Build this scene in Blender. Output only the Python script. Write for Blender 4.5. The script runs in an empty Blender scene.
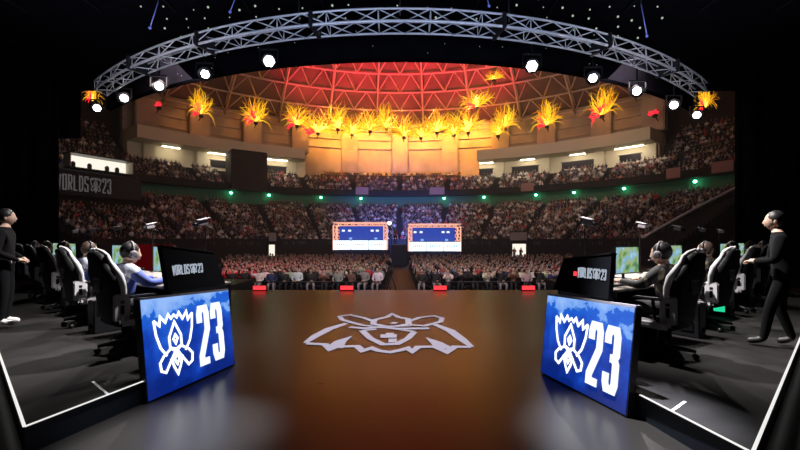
import bpy, bmesh, math, random
import numpy as np
from mathutils import Vector, Matrix
random.seed(7); rng = np.random.default_rng(7)
S = bpy.context.scene
C = S.collection
PI = math.pi
HAZE = .0025
F, EYE, HZ = 400.0, 1.5, 240.0

def at(px, py, Y):
    return Vector(((px-400)/F*Y, Y, EYE+(HZ-py)/F*Y))
def onz(px, py, z):
    Y = (EYE-z)*F/(py-HZ)
    return Vector(((px-400)/F*Y, Y, z))

# ------------------------------------------------------------------ materials
def mat(name, col=(.5,.5,.5), rough=.6, metal=0., emit=None, es=0., noise=0., nscale=6., coat=0., spec=None, bump=0.):
    m = bpy.data.materials.new(name); m.use_nodes = True
    nt = m.node_tree; b = nt.nodes['Principled BSDF']
    b.inputs['Base Color'].default_value = (*col, 1)
    b.inputs['Roughness'].default_value = rough
    b.inputs['Metallic'].default_value = metal
    if spec is not None: b.inputs['Specular IOR Level'].default_value = spec
    if coat: b.inputs['Coat Weight'].default_value = coat
    if emit is not None:
        b.inputs['Emission Color'].default_value = (*emit, 1)
        b.inputs['Emission Strength'].default_value = es
    if noise or bump:
        tc = nt.nodes.new('ShaderNodeTexCoord'); n = nt.nodes.new('ShaderNodeTexNoise')
        n.inputs['Scale'].default_value = nscale; n.inputs['Detail'].default_value = 5
        nt.links.new(tc.outputs['Object'], n.inputs['Vector'])
        if noise:
            r = nt.nodes.new('ShaderNodeValToRGB')
            r.color_ramp.elements[0].position = .3; r.color_ramp.elements[1].position = .7
            r.color_ramp.elements[0].color = (*[c*(1-noise) for c in col], 1)
            r.color_ramp.elements[1].color = (*[min(1, c*(1+noise)) for c in col], 1)
            nt.links.new(n.outputs['Fac'], r.inputs['Fac']); nt.links.new(r.outputs['Color'], b.inputs['Base Color'])
        if bump:
            bp = nt.nodes.new('ShaderNodeBump'); bp.inputs['Strength'].default_value = bump; bp.inputs['Distance'].default_value = .02
            nt.links.new(n.outputs['Fac'], bp.inputs['Height']); nt.links.new(bp.outputs['Normal'], b.inputs['Normal'])
    return m
def emis(name, col, s): return mat(name, (.02,.02,.02), .5, emit=col, es=s)

def objcol_mat(name, rough=.8):
    m = mat(name, (.5,.5,.5), rough); nt = m.node_tree
    oi = nt.nodes.new('ShaderNodeObjectInfo')
    nt.links.new(oi.outputs['Color'], nt.nodes['Principled BSDF'].inputs['Base Color'])
    return m
def attr_mat(name):
    m = mat(name, (.5,.5,.5), .85); nt = m.node_tree
    a = nt.nodes.new('ShaderNodeAttribute'); a.attribute_name = 'col'
    nt.links.new(a.outputs['Color'], nt.nodes['Principled BSDF'].inputs['Base Color'])
    return m
def pattern_mat(name, c0, c1, scale, pos, stretch=(1,1,1), rough=.7):
    m = mat(name, c0, rough); nt = m.node_tree
    tc = nt.nodes.new('ShaderNodeTexCoord'); mp = nt.nodes.new('ShaderNodeMapping')
    mp.inputs['Scale'].default_value = stretch
    n = nt.nodes.new('ShaderNodeTexNoise'); n.inputs['Scale'].default_value = scale; n.inputs['Detail'].default_value = 1
    r = nt.nodes.new('ShaderNodeValToRGB'); r.color_ramp.interpolation = 'CONSTANT'
    r.color_ramp.elements[0].color = (*c0,1); r.color_ramp.elements[1].position = pos; r.color_ramp.elements[1].color = (*c1,1)
    nt.links.new(tc.outputs['Object'], mp.inputs['Vector']); nt.links.new(mp.outputs['Vector'], n.inputs['Vector'])
    nt.links.new(n.outputs['Fac'], r.inputs['Fac']); nt.links.new(r.outputs['Color'], nt.nodes['Principled BSDF'].inputs['Base Color'])
    return m

def stage_mat():
    m = mat('stage_vinyl', (.010,.0085,.0075), .3); nt = m.node_tree; b = nt.nodes['Principled BSDF']
    tc = nt.nodes.new('ShaderNodeTexCoord'); n = nt.nodes.new('ShaderNodeTexNoise')
    mp = nt.nodes.new('ShaderNodeMapping'); mp.inputs['Scale'].default_value = (.6, 3, 1)
    n.inputs['Scale'].default_value = 1.4; n.inputs['Detail'].default_value = 7
    mr = nt.nodes.new('ShaderNodeMapRange'); mr.inputs['To Min'].default_value = .265; mr.inputs['To Max'].default_value = .30
    nt.links.new(tc.outputs['Object'], mp.inputs['Vector']); nt.links.new(mp.outputs['Vector'], n.inputs['Vector'])
    nt.links.new(n.outputs['Fac'], mr.inputs['Value']); nt.links.new(mr.outputs['Result'], b.inputs['Roughness'])
    b.inputs['Specular IOR Level'].default_value = .36
    return m

def led_art():
    """blue screen picture: pale sky at the top, deep blue cloud-like hills below (object coordinates, metres)"""
    m = mat('led_screen_picture', (.01,.01,.02), .35); nt = m.node_tree; b = nt.nodes['Principled BSDF']
    tc = nt.nodes.new('ShaderNodeTexCoord'); n = nt.nodes.new('ShaderNodeTexNoise')
    n.inputs['Scale'].default_value = 2.6; n.inputs['Detail'].default_value = 6; n.inputs['Roughness'].default_value = .6
    sep = nt.nodes.new('ShaderNodeSeparateXYZ')
    nt.links.new(tc.outputs['Object'], n.inputs['Vector']); nt.links.new(tc.outputs['Object'], sep.inputs['Vector'])
    ma = nt.nodes.new('ShaderNodeMath'); ma.operation = 'MULTIPLY_ADD'; ma.inputs[1].default_value = 1.7; ma.inputs[2].default_value = -.90
    nt.links.new(n.outputs['Fac'], ma.inputs[0])
    ad = nt.nodes.new('ShaderNodeMath'); ad.operation = 'ADD'
    nt.links.new(sep.outputs['Z'], ad.inputs[0]); nt.links.new(ma.outputs[0], ad.inputs[1])
    r = nt.nodes.new('ShaderNodeValToRGB'); e = r.color_ramp.elements
    e[0].position = .05; e[0].color = (.002,.018,.20,1)
    e[1].position = .93; e[1].color = (.30,.50,.95,1)
    for p, c in ((.35,(.004,.045,.42,1)),(.60,(.012,.10,.62,1)),(.72,(.012,.13,.66,1)),(.74,(.16,.36,.88,1))):
        x = e.new(p); x.color = c
    nt.links.new(ad.outputs[0], r.inputs['Fac'])
    nt.links.new(r.outputs['Color'], b.inputs['Emission Color']); b.inputs['Emission Strength'].default_value = 1.0
    return m

def game_screen():
    m = mat('monitor_picture', (.01,.01,.01), .3); nt = m.node_tree; b = nt.nodes['Principled BSDF']
    tc = nt.nodes.new('ShaderNodeTexCoord'); n = nt.nodes.new('ShaderNodeTexNoise'); n.inputs['Scale'].default_value = 7
    n.inputs['Detail'].default_value = 3
    r = nt.nodes.new('ShaderNodeValToRGB'); e = r.color_ramp.elements
    e[0].position = .3; e[0].color = (.03,.12,.14,1); e[1].position = .7; e[1].color = (.5,.75,.85,1)
    for p, c in ((.42,(.10,.28,.10,1)),(.5,(.35,.45,.16,1)),(.58,(.2,.42,.6,1))): x = e.new(p); x.color = c
    nt.links.new(tc.outputs['Object'], n.inputs['Vector']); nt.links.new(n.outputs['Fac'], r.inputs['Fac'])
    nt.links.new(r.outputs['Color'], b.inputs['Emission Color']); b.inputs['Emission Strength'].default_value = 1.0
    return m

M = dict(
    black=mat('black_plastic', (.012,.012,.014), .4), matte=mat('matte_black', (.006,.006,.008), .9, spec=.1),
    drape=mat('black_drape', (.003,.003,.005), 1.0, noise=.3, nscale=2, spec=.03), steel=mat('dark_steel', (.05,.05,.055), .4, .8),
    alu=mat('truss_aluminium', (.62,.64,.70), .42, .35), stage=stage_mat(),
    platform=mat('platform_deck', (.015,.0135,.0135), .8, spec=.12, noise=.35, nscale=3), riser=mat('black_riser', (.004,.005,.009), .6, spec=.2),
    white_strip=emis('white_edge_strip', (1,.98,.95), .85), tape=mat('white_tape', (.8,.8,.8), .6),
    floor_paint=mat('pale_floor_paint', (.85,.83,.88), .6),
    arena=mat('arena_floor', (.02,.018,.02), .6), stand=mat('dark_stand_concrete', (.014,.011,.012), .8, noise=.3),
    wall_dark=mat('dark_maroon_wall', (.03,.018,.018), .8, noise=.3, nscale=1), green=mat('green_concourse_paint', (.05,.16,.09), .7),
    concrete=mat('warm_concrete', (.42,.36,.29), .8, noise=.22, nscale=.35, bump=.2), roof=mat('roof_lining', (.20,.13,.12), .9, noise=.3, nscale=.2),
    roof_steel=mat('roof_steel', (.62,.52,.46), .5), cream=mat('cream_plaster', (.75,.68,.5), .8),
    glow_white=emis('lit_white_panel', (1,.93,.80), 1.1), lamp=emis('lamp_lens', (1,.97,.94), 9),
    dot=emis('tiny_star_lamp', (.75,.9,.7), .55), strip=emis('concourse_tube', (1,.85,.6), 28),
    greenlamp=emis('green_lamp', (.15,1,.55), 14), redlamp=emis('red_glow', (1,.04,.05), 1.6),
    fcore=emis('projected_flame_core', (1,.58,.07), 3.4), yflame=emis('yellow_projected_flame', (1,.50,.012), 1.7), oflame=emis('orange_projected_flame', (1,.30,.01), 1.0), rflame=emis('red_projected_flame', (1,.015,.03), 2.2),  # projected flame light given as emission colours
    booth_truss_glow=mat('booth_truss_glow', (.75,.55,.48), .45, .2, emit=(1,.45,.30), es=1.0), blue_screen=emis('blue_backdrop', (.015,.07,.55), .75),  # truss is no lamp; warm light on it put into its emission
    white_screen=emis('white_led_front', (.80,.92,1.0), 1.7), pale_mark=emis('pale_blue_mark', (.25,.5,1), 1.0),
    letters=emis('white_led_letter', (.86,.93,1.0), 1.2), board_letters=emis('board_letter', (.70,.80,.95), .55), neon=emis('white_neon_line', (.9,.96,1.0), 1.9), dim_letters=emis('dim_grey_letter', (.55,.5,.5), .14),
    led=led_art(), game=game_screen(), skin=mat('skin', (.55,.36,.27), .55), hair=mat('black_hair', (.012,.010,.010), .5, noise=.4, nscale=40),
    brown_hair=mat('brown_hair', (.055,.032,.022), .5), blonde=mat('light_hair', (.45,.36,.25), .5),
    eye=mat('eye_white', (.8,.8,.78), .3), pupil=mat('pupil', (.01,.01,.01), .2), lips=mat('lips', (.40,.17,.15), .5),
    jacket_blue=pattern_mat('blue_white_jacket', (.10,.15,.52), (.62,.66,.82), 5, .56, (1,1,.5)),
    jacket_dark=pattern_mat('black_gold_jacket', (.015,.014,.014), (.22,.19,.13), 9, .57, (1,1,.6)),
    trousers=mat('dark_trousers', (.015,.015,.02), .8), shoe_white=mat('white_sneaker', (.75,.73,.70), .5), shoe_dark=mat('black_shoe', (.02,.02,.02), .5),
    black_cloth=mat('black_clothes', (.006,.006,.007), .95, spec=.1), top=objcol_mat('spectator_top'),
    chair_black=mat('black_leatherette', (.010,.010,.011), .6, spec=.2), chair_white=mat('white_leatherette', (.70,.68,.70), .45),
    chair_grey=mat('grey_leatherette', (.28,.25,.27), .5), desk=mat('desk_top', (.22,.19,.17), .45), crowd=attr_mat('crowd_clothes'),
    bluelight=emis('blue_case_light', (.04,.06,1), 2.2), greenlight=emis('green_case_light', (.02,.7,.35), 1.0), glass=mat('dark_glass', (.02,.02,.025), .1),
    paper=mat('white_card', (.8,.78,.75), .7), redpanel=mat('red_panel', (.35,.015,.02), .6),
)

# ------------------------------------------------------------------ mesh builder
class MB:
    def __init__(s): s.v = []; s.f = []; s.m = []; s.sm = []
    def add(s, vs, fs, mi=0, smooth=False):
        b = len(s.v); s.v += [tuple(v) for v in vs]
        for f in fs: s.f.append(tuple(b+i for i in f)); s.m.append(mi); s.sm.append(smooth)
        return s
    def box(s, c, d, rz=0, mi=0, bev=0., R=None):
        x, y, z = d[0]/2, d[1]/2, d[2]/2
        R = R or Matrix.Rotation(rz, 3, 'Z'); c = Vector(c)
        if bev <= 0:
            vs = [c+R@Vector(p) for p in ((-x,-y,-z),(x,-y,-z),(x,y,-z),(-x,y,-z),(-x,-y,z),(x,-y,z),(x,y,z),(-x,y,z))]
            return s.add(vs, [(0,3,2,1),(4,5,6,7),(0,1,5,4),(1,2,6,5),(2,3,7,6),(3,0,4,7)], mi)
        bm = bmesh.new(); bmesh.ops.create_cube(bm, size=1)
        for v in bm.verts: v.co = Vector((v.co.x*d[0], v.co.y*d[1], v.co.z*d[2]))
        bmesh.ops.bevel(bm, geom=bm.edges[:], offset=min(bev, min(d)*.45), segments=2, affect='EDGES')
        bm.verts.index_update()
        s.add([c+R@v.co for v in bm.verts], [[v.index for v in f.verts] for f in bm.faces], mi); bm.free(); return s
    def tube(s, pts, rad, n=8, mi=0, caps=True, smooth=True):
        pts = [Vector(p) for p in pts]
        if not isinstance(rad, (list, tuple)): rad = [rad]*len(pts)
        vs, fs, up = [], [], None
        for i, p in enumerate(pts):
            t = (pts[min(i+1, len(pts)-1)]-pts[max(i-1, 0)]).normalized()
            if up is None:
                up = Vector((0,0,1)) if abs(t.z) < .9 else Vector((1,0,0))
            a = t.cross(up)
            if a.length < 1e-6: a = t.orthogonal()
            a.normalize(); b = a.cross(t).normalized(); up = b
            for k in range(n):
                an = 2*PI*k/n; vs.append(p+(a*math.cos(an)+b*math.sin(an))*rad[i])
        for i in range(len(pts)-1):
            for k in range(n):
                fs.append((i*n+k, i*n+(k+1)%n, (i+1)*n+(k+1)%n, (i+1)*n+k))
        if caps: fs += [tuple(range(n))[::-1], tuple((len(pts)-1)*n+k for k in range(n))]
        return s.add(vs, fs, mi, smooth)
    def lathe(s, prof, c=(0,0,0), n=16, mi=0, R=None, smooth=True):
        c = Vector(c); vs, fs = [], []
        for r, z in prof:
            for k in range(n):
                a = 2*PI*k/n; p = Vector((r*math.cos(a), r*math.sin(a), z)); vs.append(c+(R@p if R else p))
        for i in range(len(prof)-1):
            for k in range(n): fs.append((i*n+k, i*n+(k+1)%n, (i+1)*n+(k+1)%n, (i+1)*n+k))
        fs += [tuple(range(n))[::-1], tuple((len(prof)-1)*n+k for k in range(n))]
        return s.add(vs, fs, mi, smooth)
    def ball(s, c, r, nu=12, nv=8, mi=0, R=None):
        c = Vector(c); r = (r,r,r) if not isinstance(r, (tuple, list)) else r
        vs = [c+(R@Vector((0,0,-r[2])) if R else Vector((0,0,-r[2])))]
        for j in range(1, nv):
            a = -PI/2+PI*j/nv
            for i in range(nu):
                p = Vector((r[0]*math.cos(a)*math.cos(2*PI*i/nu), r[1]*math.cos(a)*math.sin(2*PI*i/nu), r[2]*math.sin(a)))
                vs.append(c+(R@p if R else p))
        vs.append(c+(R@Vector((0,0,r[2])) if R else Vector((0,0,r[2]))))
        fs = [(0, 1+(i+1)%nu, 1+i) for i in range(nu)]
        for j in range(nv-2):
            for i in range(nu): fs.append((1+j*nu+i, 1+j*nu+(i+1)%nu, 1+(j+1)*nu+(i+1)%nu, 1+(j+1)*nu+i))
        e = len(vs)-1; b = 1+(nv-2)*nu
        fs += [(b+i, b+(i+1)%nu, e) for i in range(nu)]
        return s.add(vs, fs, mi, True)
    def prism(s, poly, fr, d0, d1, mi=0):
        """poly: 2D points; fr=(o,ux,uy,un); extruded between d0 and d1 along un"""
        o, ux, uy, un = fr; n = len(poly)
        vs = [o+ux*p[0]+uy*p[1]+un*d for d in (d0, d1) for p in poly]
        fs = [tuple(range(n))[::-1], tuple(range(n, 2*n))]+[(i, (i+1)%n, n+(i+1)%n, n+i) for i in range(n)]
        return s.add(vs, fs, mi)
    def stroke(s, pts, w, fr, d0, d1, closed=False, mi=0):
        P = [Vector((p[0], p[1])) for p in pts]; n = len(P); o, ux, uy, un = fr; vs = []
        W = w if isinstance(w, (list, tuple)) else [w]*n
        for i in range(n):
            a = P[i-1] if (i > 0 or closed) else None; b = P[(i+1) % n] if (i < n-1 or closed) else None
            d1_ = (P[i]-a).normalized() if a is not None else None; d2_ = (b-P[i]).normalized() if b is not None else None
            if d1_ is None: t = d2_; k = 1
            elif d2_ is None: t = d1_; k = 1
            else:
                t = d1_+d2_
                t = t.normalized() if t.length > 1e-4 else d1_
                nn = Vector((-d1_.y, d1_.x)); k = 1/max(.45, abs(Vector((-t.y, t.x)).dot(nn)))
            q = Vector((-t.y, t.x))*W[i]/2*k
            for e in (P[i]+q, P[i]-q):
                for d in (d0, d1): vs.append(o+ux*e.x+uy*e.y+un*d)
        fs = []
        for i in range(n if closed else n-1):
            a, b = i*4, ((i+1) % n)*4
            fs += [(a+1, a+3, b+3, b+1), (a, b, b+2, a+2), (a, a+1, b+1, b), (a+2, b+2, b+3, a+3)]
        if not closed: fs += [(0,2,3,1), ((n-1)*4, (n-1)*4+1, (n-1)*4+3, (n-1)*4+2)]
        return s.add(vs, fs, mi)
    def mesh(s, name, mats):
        me = bpy.data.meshes.new(name); me.from_pydata(s.v, [], s.f)
        for m in (mats if isinstance(mats, (list, tuple)) else [mats]): me.materials.append(m)
        me.polygons.foreach_set('material_index', s.m); me.polygons.foreach_set('use_smooth', s.sm)
        bm = bmesh.new(); bm.from_mesh(me); bmesh.ops.recalc_face_normals(bm, faces=bm.faces[:]); bm.to_mesh(me); bm.free()
        me.update(); return me
    def build(s, name, mats, parent=None, loc=(0,0,0), rz=0):
        o = bpy.data.objects.new(name, s.mesh(name, mats)); C.objects.link(o)
        o.location = loc; o.rotation_euler = (0,0,rz)
        if parent is not None: o.parent = parent
        return o
def tag(o, label, cat, group=None, kind=None):
    o['label'] = label; o['category'] = cat
    if group: o['group'] = group
    if kind: o['kind'] = kind
    return o
def thing(name, label, cat, loc=(0,0,0), rz=0, group=None):
    o = bpy.data.objects.new(name, None); C.objects.link(o); o.location = loc; o.rotation_euler = (0,0,rz)
    o.empty_display_size = .1
    return tag(o, label, cat, group)
def dup(o, parent=None):
    c = o.copy(); C.objects.link(c)
    if parent is not None: c.parent = parent
    for ch in list(o.children): dup(ch, c)
    return c
FLOORFR = lambda z=0.: (Vector((0,0,z)), Vector((1,0,0)), Vector((0,1,0)), Vector((0,0,1)))
ORD = ['first','second','third','fourth','fifth','sixth','seventh','eighth','ninth','tenth','eleventh','twelfth','thirteenth','fourteenth','fifteenth',
       'sixteenth','seventeenth','eighteenth','nineteenth','twentieth','twenty-first','twenty-second','twenty-third','twenty-fourth','twenty-fifth','twenty-sixth']

# ------------------------------------------------------------------ lettering
GL = {'W': [([(0,1),(.22,0),(.5,.75),(.78,0),(1,1)],0)], 'O': [([(0,0),(0,1),(1,1),(1,0)],1)],
      'R': [([(0,0),(0,1),(.85,1),(1,.9),(1,.58),(.85,.48),(0,.48)],0), ([(.45,.48),(1,0)],0)], 'L': [([(0,1),(0,0),(1,0)],0)],
      'D': [([(0,0),(0,1),(.7,1),(1,.82),(1,.18),(.7,0)],1)], 'S': [([(1,.8),(1,1),(0,1),(0,.55),(1,.45),(1,0),(0,0),(0,.2)],0)],
      '2': [([(0,.74),(0,.9),(.15,1),(.85,1),(1,.9),(1,.6),(0,.12),(0,0),(1,0)],0)],
      '3': [([(0,.76),(0,.9),(.15,1),(.85,1),(1,.9),(1,.6),(.8,.52),(.35,.52)],0), ([(.8,.52),(1,.44),(1,.1),(.85,0),(.15,0),(0,.1),(0,.26)],0)]}
EMB = [  # crest of jagged shield, pointed hood and crossed ribbons; unit box, origin at the bottom
    ([(.03,.90),(.06,.68),(.14,.48),(.27,.34)],0), ([(.97,.90),(.94,.68),(.86,.48),(.73,.34)],0),
    ([(.03,.90),(.15,.81),(.18,.94),(.29,.84),(.37,.95),(.43,.88),(.50,.93),(.57,.88),(.63,.95),(.71,.84),(.82,.94),(.85,.81),(.97,.90)],0),
    ([(.5,.82),(.35,.60),(.36,.44),(.5,.36),(.64,.44),(.64,.60)],1), ([(.5,.62),(.45,.56),(.5,.49),(.55,.56)],1),
    ([(.66,.45),(.50,.40),(.22,.10),(.12,.14),(.10,.26),(.20,.35),(.40,.44)],0), ([(.34,.45),(.50,.40),(.78,.10),(.88,.14),(.90,.26),(.80,.35),(.60,.44)],0),
    ([(.36,.28),(.42,.14),(.5,.02),(.58,.14),(.64,.28)],0), ([(.5,.32),(.44,.25),(.5,.17),(.56,.25)],1)]
def draw(mb, glyphs, x, y, w, h, sw, fr, d0, d1):
    for pts, cl in glyphs: mb.stroke([(x+p[0]*w, y+p[1]*h) for p in pts], sw, fr, d0, d1, bool(cl))
def text(mb, s, x, y, cw, h, gap, sw, fr, d0, d1):
    for ch in s:
        draw(mb, GL[ch], x+sw/2, y+sw/2, cw-sw, h-sw, sw, fr, d0, d1); x += cw+gap
    return x

# ------------------------------------------------------------------ setting: stage and arena floor
def struct(mb, name, mats, label, cat):
    return tag(mb.build(name, mats), label, cat, kind='structure')
mb = MB().prism([(-30,-3),(30,-3),(30,15.4),(5.6,15.4),(5.6,12),(-5.6,12),(-5.6,15.4),(-30,15.4)], FLOORFR(), -1.15, 0)
struct(mb, 'floor_stage', M['stage'], 'dark glossy stage floor between the two teams', 'floor')
mb = MB().box((0,50,-1.3), (140,130,.2)); struct(mb, 'floor_arena', M['arena'], 'dark arena floor below the stage', 'floor')

# floor emblem, traced on the stage floor
mb = MB(); fz = FLOORFR(.002)
def fpx(pts): 
    out = []
    for x, y in pts:
        p = onz(295+x/4.324, 305+y/4.324, 0); out.append((p.x, p.y))
    return out
for pts, w, cl in [
    ([(45,165),(90,134),(150,103),(222,80)],[.10,.20,.22,.14],0), ([(765,183),(722,150),(672,112),(596,82)],[.10,.20,.22,.14],0),
    ([(50,168),(130,172),(152,193),(182,182),(268,180),(292,200),(332,188),(362,200),(410,206),(452,198),(487,188),(507,203),(532,183),(604,182),(656,205),(692,182),(760,184)],.15,0),
    ([(170,188),(196,160),(246,136)],[.34,.24,.02],0), ([(648,192),(612,166),(566,142)],[.34,.24,.02],0),
    ([(332,94),(286,88),(205,66),(192,50),(240,44),(300,58),(338,72)],.13,0), ([(496,88),(560,92),(630,74),(636,58),(600,48),(540,56),(490,74)],.13,0),
    ([(338,84),(344,66),(398,54),(420,40),(446,54),(488,62),(492,84),(440,94),(392,95)],.15,1),
    ([(236,97),(300,103),(360,98),(404,100)],.16,0), ([(398,100),(440,105),(580,103)],.18,0), ([(330,97),(500,92)],.10,0),
    ([(290,112),(326,146),(380,172),(442,170),(488,146),(516,118)],.15,0), ([(290,112),(352,106)],.12,0), ([(516,118),(452,108)],.12,0),
    ([(370,136),(440,136)],[.30,.30],0), ([(392,126),(428,126)],.2,0), ([(404,156),(440,156)],.30,0), ([(416,78),(440,80)],.2,0)]:
    ez = .003+.0005*(len(mb.v) % 13); mb.stroke(fpx(pts), [q*.74 for q in w] if isinstance(w, list) else w*.74, fz, 0, ez, bool(cl))
tag(mb.build('floor_emblem', M['floor_paint']), 'pale winged crest painted on the middle of the stage floor', 'emblem')

# ------------------------------------------------------------------ team platforms
PL = .2
sides = {'left': dict(A=Vector((-2.61,2.78)), u=Vector((.27,.963)), r=Vector((-1.65,1.50)), P=Vector((-3.16,4.7)), ang=math.radians(-33), m=-1, inner=[Vector((-2.03,4.86)),Vector((-3.05,6.45))]),
         'right': dict(A=Vector((2.15,2.44)), u=Vector((-.15,.987)), r=Vector((1.60,1.45)), P=Vector((2.93,4.50)), ang=math.radians(33), m=1, inner=[Vector((2.03,3.30)),Vector((1.70,4.60)),Vector((2.75,6.25))])}
for sd, q in sides.items():
    A, u, r = q['A'], q['u'].normalized(), q['r']
    D = A+r*5.4; inn_ = q['inner']
    poly = [A, *inn_, inn_[-1]+r*4.6, D]
    mb = MB().prism([tuple(p) for p in poly], FLOORFR(), 0.0005, PL)
    n = len(mb.f); mb.m = [1]*n; mb.m[1] = 0
    struct(mb, 'floor_platform_'+sd, [M['platform'], M['riser']], f'low black platform under the {"blue" if sd=="left" else "dark"}-jacketed team', 'platform')
    rn = r.normalized(); 
    for k, (p, d, L, w, z, nm) in enumerate(((A, u, 1.15 if sd == 'left' else .92, .019, PL, 'near edge'), (A, rn, 11.4, .019, PL, 'outer edge'))):
        mb = MB(); a = p; b = p+d*L; inn = (A+u+rn-A).normalized()*.0
        mb.stroke([tuple(a), tuple(b)], w, FLOORFR(z), .0005, .006)
        struct(mb, f'trim_{k+1 if sd=="left" else k+5}', M['white_strip'], f'white line along the {nm} of the platform of the {"blue" if sd=="left" else "dark"}-jacketed team', 'line')
    # short tape mark and lower floor line
    o = A+u*.6
    mb = MB().stroke([tuple(o), tuple(o+(Vector((-.37,.31)) if sd == 'left' else Vector((.23,.18))))], .02, FLOORFR(PL), .0005, .004)
    struct(mb, 'trim_3' if sd == 'left' else 'trim_7', M['tape'], f'short white tape mark on the {sd} platform edge', 'line')
    nrm = Vector((-q['m']*-1*.0, 0))
    off = Vector((q['m']*.0+ (-.25 if sd=='left' else .25), -.25))
    mb = MB().stroke([tuple(A+off-rn*.8), tuple(A+off+rn*9)], .012, FLOORFR(), .0005, .004)
    struct(mb, 'trim_4' if sd == 'left' else 'trim_8', M['tape'], f'thin pale line on the floor outside the {sd} platform', 'line')

# ------------------------------------------------------------------ people
def skin_figure(J, edges, rad, sub=2, bmat=None, root='pelvis'):
    names = list(J); me = bpy.data.meshes.new('fig')
    me.from_pydata([J[n] for n in names], [(names.index(a), names.index(b)) for a, b in edges], [])
    o = bpy.data.objects.new('fig_tmp', me); C.objects.link(o)
    md = o.modifiers.new('s', 'SKIN'); md.use_smooth_shade = True
    ss = o.modifiers.new('ss', 'SUBSURF'); ss.levels = sub; ss.render_levels = sub
    for i, n in enumerate(names):
        r = rad[n]; r = (r, r) if not isinstance(r, tuple) else r
        me.skin_vertices[0].data[i].radius = r; me.skin_vertices[0].data[i].use_root = (n == root)
    dg = bpy.context.evaluated_depsgraph_get(); ev = o.evaluated_get(dg)
    em = ev.to_mesh()
    vs = [tuple(v.co) for v in em.vertices]; fs = [tuple(p.vertices) for p in em.polygons]
    ev.to_mesh_clear(); bpy.data.objects.remove(o); bpy.data.meshes.remove(me)
    mb = MB(); V = [Vector(v) for v in vs]
    segs = [(Vector(J[a]), Vector(J[b]), bmat(a, b)) for a, b in edges]
    for f in fs:
        c = sum((V[i] for i in f), Vector())/len(f); best = (1e9, 0)
        for a, b, mi in segs:
            d = b-a; t = max(0, min(1, (c-a).dot(d)/max(1e-9, d.dot(d)))); ds = (c-a-d*t).length
            if ds < best[0]: best = (ds, mi)
        mb.f.append(f); mb.m.append(best[1]); mb.sm.append(True)
    mb.v = vs
    return mb
def add_head(mb, c, R, skin=1, eye=4, pupil=5, lips=6, nu=20, nv=16):
    c = Vector(c); vs = []; b0 = MB().ball((0,0,0), 1, nu, nv)
    for p in b0.v:
        x, y, z = p
        jaw = max(0, -z-.1)
        X = x*.076*(1-.38*jaw**1.3); Y = y*.096*(1-.10*jaw); Z = z*.120
        if y > 0:
            Y += .024*math.exp(-(x/.17)**2-((z+.16)/.17)**2)
            Y -= .010*math.exp(-((abs(x)-.36)/.17)**2-((z-.10)/.13)**2)
            Y += .006*math.exp(-(x/.3)**2-((z+.52)/.10)**2)
            Y += .010*math.exp(-(x/.3)**2-((z+.85)/.16)**2)
        vs.append(c+R@Vector((X, Y, Z)))
    mb.add(vs, b0.f, skin, True)
    for sx in (-1, 1):
        mb.ball(c+R@Vector((sx*.076,-.008,-.008)), (.011,.022,.034), 8, 6, skin, R)
        mb.ball(c+R@Vector((sx*.029,.079,.012)), (.013,.010,.009), 8, 6, eye, R)
        mb.ball(c+R@Vector((sx*.029,.087,.012)), (.006,.004,.006), 6, 4, pupil, R)
    mb.ball(c+R@Vector((0,.090,-.060)), (.022,.008,.008), 8, 6, lips, R)
    mb.tube([c+R@Vector((0,-.01,-.07)), c+R@Vector((0,-.02,-.13))], .05, 10, skin)
def hair_mb(c, R, long=False, mi=0, mb=None):
    mb = mb or MB(); c = Vector(c)
    n0 = len(mb.v); mb.ball(c+R@Vector((0,-.020,.030)), (.088,.100,.108), 16, 12, mi, R)
    for i in range(n0, len(mb.v)):
        v = Vector(mb.v[i]); h = math.sin(v.x*90)*math.sin(v.y*80+1)*math.sin(v.z*70)
        mb.v[i] = tuple(v+(v-c).normalized()*.008*h)
    if long: mb.ball(c+R@Vector((0,-.045,-.06)), (.082,.060,.15), 12, 10, mi, R)
    return mb
def add_hand(mb, wrist, tip, up, side, mi=1, curl=.5):
    """palm from the wrist along (tip-wrist); five bent fingers; side=+1 when the thumb leaves towards cross(dir,up)"""
    w = Vector(wrist); d = (Vector(tip)-w).normalized(); u = Vector(up); u = (u-d*u.dot(d)).normalized(); s = d.cross(u)*side
    Rm = Matrix((s, d, u)).transposed()
    mb.ball(w+d*.045, (.042,.055,.016), 10, 8, mi, Rm)
    for k, (o, L) in enumerate(((.030,.070),(.010,.080),(-.010,.074),(-.030,.058))):
        p0 = w+d*.075+s*o; p1 = p0+d*L*.45-u*L*.10*curl; p2 = p1+d*L*.30-u*L*.28*curl; p3 = p2+d*L*.18-u*L*.30*curl
        mb.tube([p0, p1, p2, p3], [.0095,.009,.008,.006], 6, mi)
    p0 = w+d*.03+s*.032; p1 = p0+d*.03+s*.028-u*.006; p2 = p1+d*.03+s*.006-u*.012*curl
    mb.tube([p0, p1, p2], [.012,.010,.008], 6, mi)
EDGES = [('pelvis','spine'),('spine','chest'),('chest','neck'),('neck','skull')]
for s_ in 'LR':
    EDGES += [('chest','shoulder'+s_),('shoulder'+s_,'elbow'+s_),('elbow'+s_,'wrist'+s_),('wrist'+s_,'palm'+s_),
              ('pelvis','hip'+s_),('hip'+s_,'knee'+s_),('knee'+s_,'ankle'+s_),('ankle'+s_,'toe'+s_)]
RAD = dict(pelvis=(.155,.12), spine=(.15,.115), chest=(.165,.125), neck=.062, skull=.05)
for s_ in 'LR':
    RAD.update({'shoulder'+s_:.082,'elbow'+s_:.056,'wrist'+s_:.034,'palm'+s_:.030,'hip'+s_:.10,'knee'+s_:.068,'ankle'+s_:.048,'toe'+s_:.042})
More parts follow.
